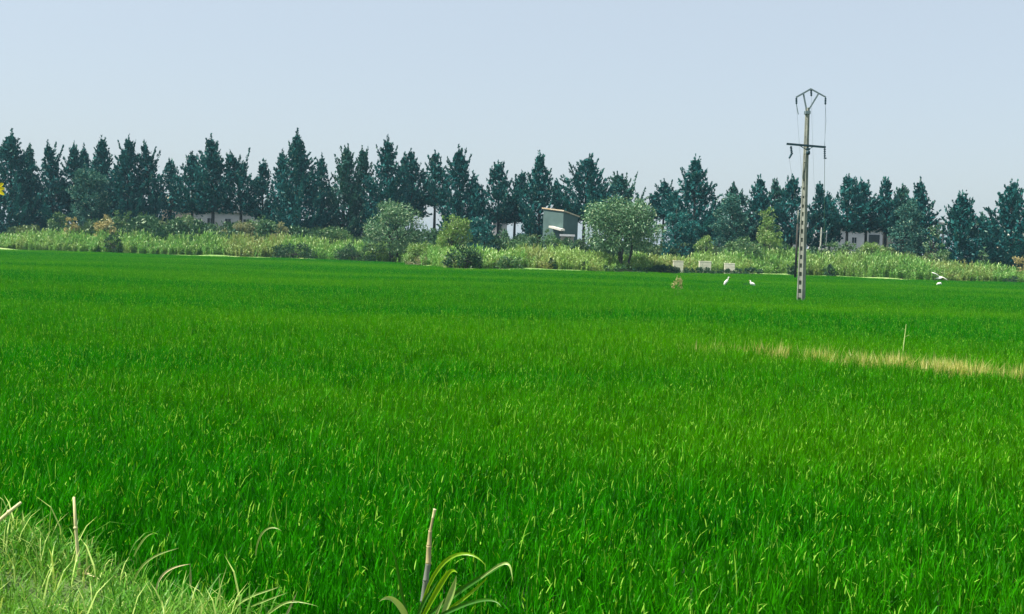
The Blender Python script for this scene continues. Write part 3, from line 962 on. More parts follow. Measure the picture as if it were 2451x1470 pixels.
E = lambda X, off=0.0: float(edge_at(at(X, 620, 135)[0])) + off
G_T, G_B, G_D = "broadleaf trees at the field edge", "green bushes along the field edge", "dark shrubs along the field edge"
B = [  # name, x, top y, half width, distance, label, category, group, material, kwargs
    ("willow_tree", 1491, 473, 110, E(1491, 3.5), "large round grey green willow with several bare stems at the field edge", "tree", G_T, 'willow', dict(low=0.24, stems=5, leaf=0.34, dens=0.75, lobes=70, droop=0.6)),
    ("willow_tree", 945, 484, 77, E(945, 3.0), "smaller rounded willow with dark lower right side left of the light green bush", "tree", G_T, 'willow', dict(low=0.04, stems=4, leaf=0.33, dens=0.8, lobes=60, droop=0.3)),
    ("evergreen_tree", 1632, 492, 48, 160, "dark round evergreen tree against the right side of the large willow", "tree", G_T, 'cypress', dict(low=0.0, stems=1, leaf=0.34)),
    ("evergreen_tree", 1748, 468, 46, 166, "dull round evergreen on a short trunk behind the right pale crate", "tree", G_T, 'cypress_grey', dict(low=0.1, stems=1, leaf=0.34)),
    ("evergreen_tree", 1155, 512, 38, 160, "low dark evergreen between the light green bush and the shed", "tree", G_T, 'cypress', dict(low=0.0, stems=1, leaf=0.34)),
    ("spreading_tree", 2176, 478, 46, 172, "spreading grey green tree with light speckled branches left of the sky gap", "tree", G_T, 'cypress_grey', dict(low=0.0, stems=1, leaf=0.36)),
    ("spreading_tree", 215, 395, 52, 172, "grey green branching tree in front of the cypresses above the straw bushes", "tree", G_T, 'cypress_grey', dict(low=0.12, stems=1, leaf=0.36)),
    ("bush", 1086, 500, 47, E(1086, 13), "light green round bush right of the smaller willow", "bush", G_B, 'bush_light', {}),
    ("bush", 1842, 492, 32, 165, "tall light green bush between cypresses left of the pole", "bush", G_B, 'bush_light', {}),
    ("bush", 1845, 545, 40, E(1845, 12), "yellow green bush at the foot of the tall light green one", "bush", G_B, 'bush_light', {}),
    ("bush", 1010, 574, 48, E(1010, 3), "yellow green leafy bush right at the foot of the smaller willow", "bush", G_B, 'bush_light', {}),
    ("bush", 1780, 568, 58, E(1780, 12), "wide mid green bush left of the pole behind the canes", "bush", G_B, 'bush_mid', {}),
    ("bush", 795, 543, 62, E(795, 12), "wide dark green bush behind the clipped hedge", "bush", G_B, 'bush_mid', {}),
    ("bush", 625, 520, 55, E(625, 14), "olive green bush under the cypress with two horns", "bush", G_B, 'bush_mid', {}),
    ("bush", 575, 528, 48, E(575, 12), "pale yellowish low bush between the olive bush and the white wall", "bush", G_B, 'bush_brown', {}),
    ("bush", 668, 532, 32, E(668, 12), "small faded bush beneath the highest spire", "bush", G_B, 'bush_brown', {}),
    ("bush", 448, 508, 44, E(448, 14), "grey green bush below the clay roof on the left", "bush", G_B, 'bush_mid', {}),
    ("bush", 292, 497, 30, E(292, 14), "bright speckled bush right of the larger straw coloured bush", "bush", G_B, 'bush_mid', {}),
    ("bush", 138, 502, 26, E(138, 14), "mid green bush left of the smaller straw coloured bush", "bush", G_B, 'bush_mid', {}),
    ("bush", 1315, 552, 40, E(1315, 14), "green bush in front of the grey shed", "bush", G_B, 'bush_mid', {}),
    ("bush", 1245, 562, 42, E(1245, 14), "low green bush left of the shed under the slender spire", "bush", G_B, 'bush_mid', {}),
    ("bush", 1690, 560, 32, E(1690, 13), "light yellow green bush right of the dark round evergreen", "bush", G_B, 'bush_light', {}),
    ("bush", 1990, 566, 22, E(1990, 13), "small green bush right of the pole in front of the house", "bush", G_B, 'bush_mid', {}),
    ("bush", 2088, 580, 46, E(2088, 13), "yellow green bush below the shuttered window of the white house", "bush", G_B, 'bush_light', {}),
    ("bush", 2030, 578, 40, E(2030, 13), "olive bush below the left part of the white house", "bush", G_B, 'bush_mid', {}),
    ("bush", 2252, 586, 32, 158, "rounded grey green bush under the wide sky gap", "bush", G_B, 'bush_mid', {}),
    ("bush", 2236, 528, 24, 168, "pale grey green bush standing in the wide sky gap", "bush", G_B, 'willow', {}),
    ("bush", 2352, 588, 18, 158, "small pale bush between the two cypresses at the right end", "bush", G_B, 'willow', {}),
    ("dry_bush", 172, 516, 21, E(172, 7), "smaller straw coloured bush on the left above the canes", "bush", "straw coloured bushes", 'bush_straw', {}),
    ("dry_bush", 254, 514, 33, E(254, 7), "larger straw coloured bush on the left above the canes", "bush", "straw coloured bushes", 'bush_straw', {}),
    ("dry_bush", 2444, 604, 24, 150, "straw coloured bush at the right edge under the open branched cypress", "bush", "straw coloured bushes", 'bush_straw', {}),
    ("dry_bush", 1012, 611, 44, E(1012, -1.0), "faded brownish shrub on the field edge in front of the yellow green bush", "bush", "straw coloured bushes", 'bush_brown', dict(leaf=0.22)),
    ("shrub", 1108, 586, 52, E(1108, 1.5), "dark green shrub on the field edge below the light green round bush", "shrub", G_D, 'bush_dark', {}),
    ("shrub", 1215, 612, 42, E(1215, 1.5), "mid dark low shrub on the field edge right of the dark green shrub", "shrub", G_D, 'bush_mid', {}),
    ("hedge", 852, 580, 58, E(852, 1.5), "dark smooth hedge at the field edge left of the smaller willow", "hedge", G_D, 'bush_dark', dict(leaf=0.2, dens=0.8)),
    ("shrub", 705, 580, 60, E(705, 1.5), "long dark shrub at the field edge left of the smooth hedge", "shrub", G_D, 'bush_dark', {}),
    ("shrub", 271, 556, 24, E(271, 1.5), "dark bushy shrub against the canes below the larger straw bush", "shrub", G_D, 'bush_dark', {}),
    ("shrub", 1322, 614, 11, E(1322, 1.0), "little dark shrub on the field edge below the shed", "shrub", G_D, 'bush_dark', {}),
    ("shrub", 1401, 622, 11, E(1401, 1.0), "little dark shrub at the left end of the shade under the willow", "shrub", G_D, 'bush_dark', {}),
    ("shrub", 1500, 634, 85, E(1500, 0.2), "low dark leafy mound standing for the shade at the foot of the large willow", "shrub", G_D, 'bush_dark', dict(leaf=0.2)),  # dark leaves shaped to stand in for the shade below the willow
    ("shrub", 1596, 634, 58, E(1592, -1.2), "low dark shrub beneath the left pale crate", "shrub", G_D, 'bush_dark', dict(leaf=0.2, dens=2.2)),
    ("shrub", 1690, 639, 48, E(1690, -1.2), "low dark fringe of weeds beneath the middle pale crate", "shrub", G_D, 'bush_dark', dict(leaf=0.2, dens=2.2)),
    ("shrub", 1778, 639, 56, E(1778, -1.2), "low dark shrub on the field edge behind the egrets", "shrub", G_D, 'bush_dark', dict(leaf=0.2, dens=2.2)),
    ("shrub", 1897, 624, 15, E(1897, 0.8), "dark shrub right behind the foot of the pole", "shrub", G_D, 'bush_dark', {}),
    ("shrub", 1986, 632, 20, E(1986, 0.8), "square dark shrub on the field edge right of the pole", "shrub", G_D, 'bush_dark', {}),
    ("shrub", 2420, 658, 18, E(2420, 0.6), "low dark shrub on the field edge near the right border", "shrub", G_D, 'bush_dark', dict(leaf=0.2)),
]
for i, (nm, x_, yt, hw, D, lab, cat, grp, mat, kw) in enumerate(B):
    bush(nm, x_, yt, hw, D, lab, cat, grp, mat, seed=1300 + i, **kw)


# shrubby growth closing the space under the trees
def thicket_clump(seed):
    r = np.random.default_rng(seed)
    C, Dv, T = [], [], []
    for _ in range(16):
        c = np.array([r.normal(0, 0.24), r.normal(0, 0.2), r.uniform(0.08, 0.86)])
        k = 42
        o = r.normal(0, 1, (k, 3))
        o /= np.linalg.norm(o, axis=1, keepdims=True)
        p = c + o * r.uniform(0.12, 0.2) * r.uniform(0.3, 1, (k, 1)) ** 0.6
        p[:, 2] = np.clip(p[:, 2], 0.01, 1.02)
        C.append(p); Dv.append(o + r.normal(0, 0.4, (k, 3)) + (0, 0, 0.3))
        T.append(np.clip(r.beta(1.8, 2.2, k) + r.normal(0, 0.12), 0, 0.95))
    C = np.concatenate(C)
    V, q, tn = cards(r, C, np.concatenate(Dv), r.uniform(0.07, 0.13, len(C)), r.uniform(0.035, 0.065, len(C)), np.concatenate(T))
    V[:, 2] = np.clip(V[:, 2], 0.0, 1.1)
    return V, q, np.zeros((0, 3), int), tn


UNDER = [(-600, 545), (0, 548), (150, 530), (300, 520), (400, 512), (480, 530), (650, 538), (800, 546), (950, 560), (1030, 548), (1130, 560), (1190, 548), (1300, 566), (1400, 572),
         (1650, 580), (1800, 578), (1880, 584), (1960, 592), (2110, 592), (2160, 592), (2300, 622), (2451, 636), (3000, 650)]
pos, sc_ = [], []
for i in range(560):
    d = RNG.uniform(160, 177)
    x = RNG.uniform(-105, 105)
    h = at(np.interp(pix((x, d, 2.5))[0], [p[0] for p in UNDER], [p[0] for p in UNDER]), np.interp(pix((x, d, 2.5))[0], [p[0] for p in UNDER], [p[1] for p in UNDER]), d)[2]
    h = max(h, 1.6) * RNG.uniform(0.72, 1.08)
    pos.append((x, d, 0.0)); sc_.append((h * RNG.uniform(0.8, 1.2), h * RNG.uniform(0.8, 1.1), h))
pos = np.array(pos)
scatter("undergrowth", [thicket_clump(700 + i) for i in range(5)], pos, RNG.uniform(0, 6.28, len(pos)), np.array(sc_), RNG.integers(0, 5, len(pos)), np.zeros(len(pos)), M['undergrowth'],
        "dense shrubby undergrowth below the cypress row", "undergrowth")


# ------------------------------------------------------------------ houses behind the trees
def wall_panel(mb, a, b, z0, z1, th=0.25):
    mb.bar((a[0], a[1], (z0 + z1) / 2), (b[0], b[1], (z0 + z1) / 2), th, z1 - z0)


def window(root, c, w, h, ux, nrm, mat='window', frame='wall_white', bars=1):
    """window set in a wall: c centre on the wall face, ux along the wall, nrm outwards"""
    ux, nrm, c = np.asarray(ux), np.asarray(nrm), np.asarray(c)
    uz = np.array([0, 0, 1.0])
    mb = MB()
    for s in (-1, 1):
        mb.bar(c + ux * s * w / 2 - uz * (h / 2 + 0.04), c + ux * s * w / 2 + uz * (h / 2 + 0.04), 0.08, 0.08, side=nrm)
        mb.bar(c + uz * s * h / 2 - ux * (w / 2 - 0.04), c + uz * s * h / 2 + ux * (w / 2 - 0.04), 0.07, 0.08, side=nrm)
    if bars:
        mb.bar(c - uz * h / 2, c + uz * h / 2, 0.05, 0.05, side=nrm)
    f = mb.build("window", M[frame], root, local=np.array(root.location))
    p = MB()
    p.bar(c - ux * w / 2 - nrm * 0.02, c + ux * w / 2 - nrm * 0.02, 0.03, h)
    p.build("pane", M[mat], f, local=np.array(root.location))
    return f


def gable_house(name, corner, ux, W, Dp, zw, zr, label, wall, roof, group=None, over=0.45, cat="house"):
    """corner: front left foot; ux: direction along the front; ridge runs along ux"""
    c = np.array([corner[0], corner[1], 0.0])
    ux = np.array([ux[0], ux[1], 0.0]) / math.hypot(*ux)
    uy = np.array([-ux[1], ux[0], 0.0])
    root = empty(name, tuple(c), label, cat, group)
    P = lambda a, b, z: ux * a + uy * b + np.array([0, 0, z])
    mb = MB()
    b = 0
    mb.v = [P(0, 0, 0), P(W, 0, 0), P(W, Dp, 0), P(0, Dp, 0), P(0, 0, zw), P(W, 0, zw), P(W, Dp, zw), P(0, Dp, zw), P(0, Dp / 2, zr), P(W, Dp / 2, zr)]
    mb.f4 = [[0, 1, 5, 4], [1, 2, 6, 5], [2, 3, 7, 6], [3, 0, 4, 7]]
    mb.f3 = [[4, 7, 8][::-1], [5, 9, 6][::-1]]
    mb.build("wall", M[wall], root)
    t = 0.14
    sl = (zr - zw) / (Dp / 2)
    for s in (0, 1):
        r = MB()
        y0, y1 = (-over, Dp / 2) if s == 0 else (Dp + over, Dp / 2)
        z0, z1 = zw - over * sl + 0.03, zr + 0.03
        vs = [P(-over, y0, z0), P(W + over, y0, z0), P(W + over, y1, z1), P(-over, y1, z1)]
        r.v = vs + [p + np.array([0, 0, t]) for p in vs]
        r.f4 = [[3, 2, 1, 0], [4, 5, 6, 7], [0, 1, 5, 4], [1, 2, 6, 5], [2, 3, 7, 6], [3, 0, 4, 7]]
        r.build("roof", M[roof], root)
    return root, P, ux, uy


def solid_quad(root, name, mat, a, b, z0, z1, y, th, P):
    mb = MB()
    mb.v = [P(a, y, z0), P(b, y, z0), P(b, y + th, z0), P(a, y + th, z0), P(a, y, z1), P(b, y, z1), P(b, y + th, z1), P(a, y + th, z1)]
    mb.f4 = [[3, 2, 1, 0], [4, 5, 6, 7], [0, 1, 5, 4], [1, 2, 6, 5], [2, 3, 7, 6], [3, 0, 4, 7]]
    return mb.build(name, M[mat], root)


# grey shed with a corner towards the camera
D = 165
pa, pb, pc = at(1301, 500, D + 3.0), at(1349, 505, D), at(1384, 515, D + 2.2)
shed = empty("shed", (pb[0], D, 0), "small grey shed with a sloping cream roof edge between two cypresses", "shed", "buildings behind the trees")
o_ = np.array([pb[0], D, 0])
loc = lambda p, z: np.array([p[0], p[1], z]) - o_
zs = [at(1301, 501, D + 3)[2], at(1349, 507, D)[2], at(1384, 520, D + 2.2)[2]]
bk = loc(pa, 0) + loc(pc, 0)
w = MB()
w.v = [loc(pa, 0), loc(pb, 0), loc(pc, 0), bk, loc(pa, zs[0]), loc(pb, zs[1]), loc(pc, zs[2]), bk + (0, 0, zs[0] + zs[2] - zs[1])]
w.f4 = [[0, 1, 5, 4], [1, 2, 6, 5], [2, 3, 7, 6], [3, 0, 4, 7]]
w.build("wall", M['wall_grey'], shed)
r = MB()
cen = (w.v[4] + w.v[5] + w.v[6] + w.v[7]) / 4
up_ = [cen + (p - cen) * 1.10 + np.array([0, 0, 0.04]) for p in w.v[4:8]]
r.v = up_ + [p + np.array([0, 0, 0.18]) for p in up_]
r.f4 = [[3, 2, 1, 0], [4, 5, 6, 7], [0, 1, 5, 4], [1, 2, 6, 5], [2, 3, 7, 6], [3, 0, 4, 7]]
r.build("roof", M['roof_tile'], shed)
q_ = MB()   # pale lean-to roof on the left wall
d0, d1 = loc(at(1318, 543, D + 1.6), 0), loc(at(1347, 549, D - 0.2), 0)
z0_, z1_ = at(1318, 543, D + 1.6)[2], at(1347, 551, D - 0.2)[2]
q_.bar(d0 + (0, -0.4, z0_), d1 + (0, -0.4, z1_), 0.9, 0.28)
q_.build("canopy", M['roof_pale'], shed)
q_ = MB()
a_, b_ = at(1340, 563, D - 1.2), at(1376, 564, D - 1.2)
q_.box(((a_[0] + b_[0]) / 2 - o_[0], -1.2, (a_[2] + b_[2]) / 2), (b_[0] - a_[0], 0.6, 0.3))
q_.build("lintel", M['wall_white'], shed)
q_ = MB()
q_.box(((a_[0] + b_[0]) / 2 - o_[0], -1.15, (a_[2] - 0.16) / 2), (b_[0] - a_[0] - 0.3, 0.35, a_[2] - 0.17))
q_.build("porch_wall", M['wall_tan'], shed)

# clay roofed house on the left, with the white wall beside it
D = 205
a_, b_ = at(388, 500, D), at(455, 500, D)
zw, zr = at(420, 492, D)[2], at(420, 474, D + 3.5)[2]
house, P, ux, uy = gable_house("house", (a_[0], D), (1, 0.03), b_[0] - a_[0], 7.0, zw, zr, "clay roofed house glimpsed between the left cypresses", 'wall_tan', 'roof_tile', "buildings behind the trees")
window(house, np.array(house.location) + P(2.0, -0.05, zw - 2.0), 1.0, 1.3, ux, -uy)
D = 200
a_, b_ = at(464, 500, D), at(665, 500, D)
zw = at(560, 508, D)[2]
house, P, ux, uy = gable_house("house", (a_[0], D), (1, 0.02), b_[0] - a_[0], 7.0, zw, zw + 1.2, "long low pale house behind bare trunks under the two horned cypress", 'wall_white', 'roof_grey', "buildings behind the trees")
for xx in (3.0, 6.2, 9.5, 12.5):
    window(house, np.array(house.location) + P(xx, -0.05, zw - 1.9), 1.1, 1.4, ux, -uy, 'shutter')
# long white house right of the pole
D = 203
a_, b_ = at(1965, 560, D), at(2114, 560, D)
zw = at(2040, 549, D)[2]
house, P, ux, uy = gable_house("house", (a_[0], D), (1, 0.02), b_[0] - a_[0], 8.0, zw, zw + 1.5, "long white house with a grey roof seen between bare trunks right of the pole", 'wall_white', 'roof_grey', "buildings behind the trees")
window(house, np.array(house.location) + P(2.5, -0.05, zw - 2.2), 0.6, 1.0, ux, -uy)
window(house, np.array(house.location) + P(9.9, -0.05, zw - 1.7), 1.9, 1.6, ux, -uy, 'shutter', 'shutter')
window(house, np.array(house.location) + P(6.2, -0.05, zw - 2.0), 0.9, 1.1, ux, -uy)
D = 206
a_, b_ = at(2118, 560, D), at(2172, 560, D)
zw = at(2145, 556, D)[2]
house, P, ux, uy = gable_house("house", (a_[0], D), (1, 0.02), b_[0] - a_[0], 6.0, zw, zw + 1.2, "lower pinkish grey annex adjoining the right end of the long white house", 'wall_tan', 'roof_grey', "buildings behind the trees")
window(house, np.array(house.location) + P(2.0, -0.05, zw - 1.5), 0.9, 1.1, ux, -uy)
D = 205
a_, b_ = at(1778, 560, D), at(1925, 560, D)
zw = at(1850, 556, D)[2]
house, P, ux, uy = gable_house("house", (a_[0], D), (1, 0.02), b_[0] - a_[0], 7.0, zw, zw + 1.3, "white house behind the bushes left of the pole", 'wall_white', 'roof_grey', "buildings behind the trees")
window(house, np.array(house.location) + P(2.6, -0.05, zw - 1.6), 0.9, 1.2, ux, -uy)
window(house, np.array(house.location) + P(8.2, -0.05, zw - 1.6), 0.9, 1.2, ux, -uy)
D = 195
a_, b_ = at(1180, 530, D), at(1214, 530, D)
zw = at(1197, 522, D)[2]
house, P, ux, uy = gable_house("house", (a_[0], D), (1, 0.05), b_[0] - a_[0], 3.5, zw, zw + 0.8, "small bright white outbuilding behind the double tipped cypress", 'wall_white', 'roof_pale', "buildings behind the trees")
window(house, np.array(house.location) + P(1.2, -0.05, zw - 1.5), 0.7, 0.9, ux, -uy)
D = 190
a_, b_ = at(2416, 570, D), at(2505, 570, D)
zw = at(2440, 566, D)[2]
house, P, ux, uy = gable_house("house", (a_[0], D), (1, 0.02), b_[0] - a_[0], 6.0, zw, zw + 1.4, "tan house half hidden at the right edge behind the open branched cypress", 'wall_tan', 'roof_pale', "buildings behind the trees")
window(house, np.array(house.location) + P(1.8, -0.05, zw - 1.4), 0.9, 1.1, ux, -uy)
# open shelter whose pale roof shows in the sky gap
D = 180
a_, b_ = at(2241, 534, D), at(2274, 536, D)
zt = at(2258, 532, D)[2]
sh = empty("shelter", (a_[0], D, 0), "open shelter with a flat pale roof on posts beside the wide sky gap", "shelter", "buildings behind the trees")
wd = b_[0] - a_[0]
MB().box((wd / 2, 1.2, zt - 0.22), (wd + 0.3, 3.2, 0.42)).build("roof", M['roof_pale'], sh, bevel=0.05)
for px_ in (0.15, wd - 0.15):
    for py_ in (0.0, 2.4):
        MB().box((px_, py_, (zt - 0.44) / 2), (0.26, 0.26, zt - 0.44)).build("post", M['wall_white'], sh)

# ------------------------------------------------------------------ the concrete pole
B0 = ground(1917, 716, 0.5)
DP = float(B0[1])
foot = np.array([B0[0], DP, 0.0])
ptop = at(1933, 258, DP)
pole = empty("utility_pole", tuple(foot), "tall ladder sided concrete utility pole with crossarm standing in the rice field", "pole", "utility poles")
AX = (ptop - B0) / np.linalg.norm(ptop - B0)
PB = B0 + AX * (-B0[2] / AX[2]) - np.array([0, 0, 0.0])
PLEN = np.linalg.norm(ptop - PB)
ang = RAD(34)
FN = np.array([math.sin(ang), -math.cos(ang), 0])      # flange normal, towards the camera and to the right
FS = np.array([math.cos(ang), math.sin(ang), 0])       # across the flange


def pole_pt(s, n=0.0, c=0.0):
    return PB + AX * s + FN * n + FS * c - foot


def pole_half(s):
    return 0.19 - 0.10 * s / PLEN


def prism_bar(mb, rings):
    b = mb.n()
    for ring in rings:
        mb.v += list(ring)
    for i in range(len(rings) - 1):
        for k in range(4):
            k2 = (k + 1) % 4
            mb.f4.append([b + i * 4 + k, b + i * 4 + k2, b + (i + 1) * 4 + k2, b + (i + 1) * 4 + k])
    e = b + (len(rings) - 1) * 4
    mb.f4 += [[b + 3, b + 2, b + 1, b], [e, e + 1, e + 2, e + 3]]


for sgn in (1, -1):
    mb = MB()
    rings = []
    for s in np.linspace(-0.3, PLEN, 12):
        h = pole_half(max(s, 0))
        wid = 0.125 - 0.055 * max(s, 0) / PLEN
        t = 0.075
        n0, n1 = sgn * h, sgn * (h - t)
        rings.append([pole_pt(s, n0, -wid), pole_pt(s, n0, wid), pole_pt(s, n1, wid), pole_pt(s, n1, -wid)])
    prism_bar(mb, rings)
    mb.build("flange", M['concrete'], pole, bevel=0.008)
s = 0.25
while s < PLEN - 0.2:
    h = pole_half(s) - 0.075
    wid = 0.085 - 0.03 * s / PLEN
    mb = MB()
    hh = 0.11 if s < PLEN * 0.5 else (0.16 if s < PLEN * 0.65 else 0.2)
    prism_bar(mb, [[pole_pt(z, h, -wid), pole_pt(z, h, wid), pole_pt(z, -h, wid), pole_pt(z, -h, -wid)] for z in (s - hh, s + hh)])
    mb.build("rung", M['concrete'], pole)
    s += 0.44


def PP(X, Y, dy=0.0):
    return at(X, Y, DP + dy) - foot


# peaked steel frame on top
apex, le, ri = PP(1941, 213), PP(1906, 233), PP(1977, 233)
ptl = ptop - foot
for nm, p, q2, wd in (("frame_bar", apex, le, 0.11), ("frame_bar", apex, ri, 0.075), ("strut", ptl + (0.06, 0, -0.1), PP(1960, 223), 0.09), ("strut", ptl + (-0.05, 0, -0.1), PP(1923, 224), 0.08)):
    mb = MB()
    mb.bar(p, q2, wd, wd * 0.8)
    mb.build(nm, M['steel'], pole)
MB().box(ptl + np.array([0, 0, -0.25]), (0.26, 0.30, 0.16)).build("collar", M['steel'], pole)
# crossarm
ca, cb2 = PP(1883, 344.5, -0.22), PP(1976, 352.5, -0.22)
MB().bar(ca, cb2, 0.11, 0.10).build("crossarm", M['steel_dark'], pole)
for sx in (1915, 1950):
    MB().bar(PP(sx, 349, -0.2), PP(1932, 360, -0.16), 0.035, 0.035).build("brace", M['steel'], pole)
MB().box(PP(1934, 357, -0.26), (0.20, 0.16, 0.10)).build("bracket", M['steel_dark'], pole, bevel=0.02)
MB().lathe(PP(1934, 371, -0.30), (0, 0, 1), [(0, 0.03), (0.02, 0.09), (0.10, 0.11), (0.20, 0.09), (0.24, 0.04)], 12).build("cable_clamp", M['steel_dark'], pole, smooth=True)


def insulator(top_px, bot_px, dy=0.0, r=0.055):
    a, b = PP(*top_px, dy), PP(*bot_px, dy)
    ax = b - a
    L = np.linalg.norm(ax)
    prof = [(0, 0.015)]
    nsk = 4
    for i in range(nsk):
        c = L * (0.18 + 0.62 * i / (nsk - 1))
        prof += [(c - 0.035, 0.025), (c - 0.01, r), (c + 0.03, r * 0.9), (c + 0.035, 0.03)]
    prof += [(L, 0.02)]
    return MB().lathe(a, ax, prof, 10).build("insulator", M['insulator'], pole, smooth=True)


insulator((1906, 233), (1906.5, 250))
insulator((1941.5, 214), (1942, 231))
insulator((1976, 233), (1975.5, 251))
insulator((1893, 349), (1895, 367), -0.22, 0.065)
insulator((1974, 353), (1974, 378), -0.22, 0.06)
MB().bar(PP(1896, 366, -0.22), PP(1889, 379, -0.3), 0.09, 0.08, 0.07, 0.06).build("strain_clamp", M['steel_dark'], pole)
MB().bar(PP(1972, 378.5, -0.22), PP(1978, 379, -0.22), 0.09, 0.06).build("strain_clamp", M['steel_dark'], pole)
for (pts_, rr) in (([(1906.5, 250), (1908, 260), (1911, 274)], 0.022), ([(1975.5, 251), (1976, 262), (1977, 290), (1975, 320), (1973.5, 351)], 0.008)):
    mb = MB()
    mb.tube([PP(x_, y_, 0.1) for x_, y_ in pts_], rr, 6)
    mb.build("jumper_cable", M['steel'], pole)

# second, distant pole that the wires run to
D2 = 172.0
t2 = at(1966, 549, D2)
pole2 = empty("utility_pole", (t2[0] - 0.05, D2, 0), "distant pale utility pole at the foot of the trees right of the tall pole", "pole", "utility poles")
o2 = np.array(pole2.location)
MB().tube([(0, 0, 0), (0.02, 0, 3), (0.05, 0, t2[2])], [0.17, 0.14, 0.10], 8).build("shaft", M['concrete'], pole2, smooth=True)
MB().bar((-0.9, 0, t2[2] - 0.5), (1.0, 0, t2[2] - 0.5), 0.1, 0.1).build("crossarm", M['steel'], pole2)
for k in (-0.8, 0.05, 0.9):
    MB().lathe((k, 0, t2[2] - 0.44 if abs(k) > 0.1 else t2[2]), (0, 0, 1), [(0, 0.03), (0.06, 0.08), (0.12, 0.05), (0.2, 0.07), (0.26, 0.02)], 8).build("insulator", M['wall_white'], pole2, smooth=True)

ends = [(1906.5, 252, -0.8, -0.15, "left end of the peaked top frame"), (1942, 232, 0.05, 0.3, "middle of the peaked top frame"), (1975.5, 252, 0.9, -0.15, "right end of the peaked top frame"),
        (1889, 379, -0.85, -0.55, "left end of the crossarm"), (1974, 380, 0.95, -0.55, "right end of the crossarm")]
for (x_, y_, k, dz, where) in ends:
    a = at(x_, y_, DP)
    b = np.array([o2[0] + k, D2, t2[2] + dz])
    sag = 3.0 if y_ > 300 else 3.6
    mb = MB()
    P3 = []
    for i in range(25):
        t = i / 24
        p = a * (1 - t) + b * t
        p[2] -= sag * 4 * t * (1 - t)
        P3.append(p - a)
    mb.tube(P3, 0.005 if x_ < 1970 or y_ < 300 else 0.012, 5)
    wr = mb.build("power_wire", M['wire'], None, smooth=True)
    wr.location = a
    tag(wr, "thin power wire from the " + where, "wire", "power wires of the pole")

# slim dark post behind the pole
pd = at(1908, 560, 128)
post = empty("wooden_post", (pd[0], 128, 0), "slim dark post with a pale upper end standing close left behind the concrete pole", "post")
zt = at(1908, 503, 128)[2]
MB().tube([(0, 0, 0), (0.02, 0, zt * 0.5), (0.0, 0, zt - 1.6)], [0.16, 0.13, 0.11], 8).build("shaft", M['bark'], post, smooth=True)
MB().tube([(0, 0, zt - 1.6), (0.01, 0, zt)], [0.085, 0.06], 8).build("top_section", M['concrete'], post, smooth=True)

# ------------------------------------------------------------------ pale crates at the far edge
for (x0, x1, y0, y1, lab) in ((1611, 1635, 624, 635, "left of three pale wooden crates in the weeds under the dark round evergreen"),
                              (1673, 1701, 625, 642, "middle and largest of three pale wooden crates at the field edge"),
                              (1734, 1758, 630, 638, "right and lowest of three pale wooden crates at the field edge")):
    D = E((x0 + x1) / 2, 1.6)
    a, b = at(x0, (y0 + y1) / 2, D), at(x1, (y0 + y1) / 2, D)
    zt = at((x0 + x1) / 2, y0, D)[2]
    wd = b[0] - a[0]
    cr = empty("crate", ((a[0] + b[0]) / 2, D, 0), lab, "crate", "pale crates at the field edge", rz=RAD(random.uniform(-6, 6)))
    for i in range(4):
        ph = (zt - 0.12) / 4
        MB().box((random.uniform(-0.01, 0.01), -0.42, ph * (i + 0.5)), (wd, 0.05, ph - 0.03)).build("plank", M['crate'], cr)
    MB().box((0, 0.02, zt / 2 - 0.08), (wd - 0.06, 0.80, zt - 0.18)).build("body", M['crate'], cr)
    MB().box((0, 0, zt - 0.06), (wd + 0.03, 0.92, 0.11)).build("lid", M['crate'], cr, bevel=0.015)


# ------------------------------------------------------------------ birds
def skin_body(name, chain, mat, parent, extra=()):
    """continuous body grown over a chain of (point, radius)"""
    me = bpy.data.meshes.new(name)
    pts = [p for p, _ in chain]
    edges = [(i, i + 1) for i in range(len(chain) - 1)]
    rads = [r for _, r in chain]
    for root_i, sub in extra:
        prev = root_i
        for p, r in sub:
            pts.append(p); rads.append(r)
            edges.append((prev, len(pts) - 1))
            prev = len(pts) - 1
    me.from_pydata([tuple(p) for p in pts], edges, [])
    o = link(name, me, mat, parent)
    sk = o.modifiers.new("skin", 'SKIN')
    sv = me.skin_vertices[0].data
    for i, r in enumerate(rads):
        sv[i].radius = (r, r) if np.isscalar(r) else r
    sv[len(chain) // 3].use_root = True
    ss = o.modifiers.new("smooth", 'SUBSURF')
    ss.levels = ss.render_levels = 2
    me.polygons.foreach_set("use_smooth", [True] * len(me.polygons))
    return o


# first egret: neck stretched up to the right
g = ground(1739, 681, 0.5)
eg = empty("egret", (g[0], g[1], 0), "white egret in the rice with its neck stretched upright, left of the crouching one", "bird", "white egrets in the field")
k = 1.0
skin_body("body", [((-0.24, 0.0, 0.42), 0.025), ((-0.17, 0.0, 0.55), 0.09), ((-0.10, 0.0, 0.70), 0.135), ((-0.03, 0.0, 0.80), 0.11), ((0.04, 0.0, 0.84), 0.06), ((0.10, 0.0, 0.90), 0.045),
                   ((0.11, 0.0, 0.99), 0.040), ((0.13, 0.0, 1.08), 0.038), ((0.17, 0.0, 1.13), 0.05), ((0.22, 0.0, 1.12), 0.028)], M['feather'], eg)
MB().tube([(0.22, 0, 1.12), (0.29, 0, 1.105), (0.36, 0, 1.09)], [0.018, 0.012, 0.002], 6).build("beak", M['beak'], eg)
for sy in (-0.05, 0.05):
    MB().tube([(-0.08, sy, 0.62), (-0.06, sy, 0.32), (-0.10, sy, 0.0)], [0.022, 0.014, 0.012], 6).build("leg", M['bird_leg'], eg)
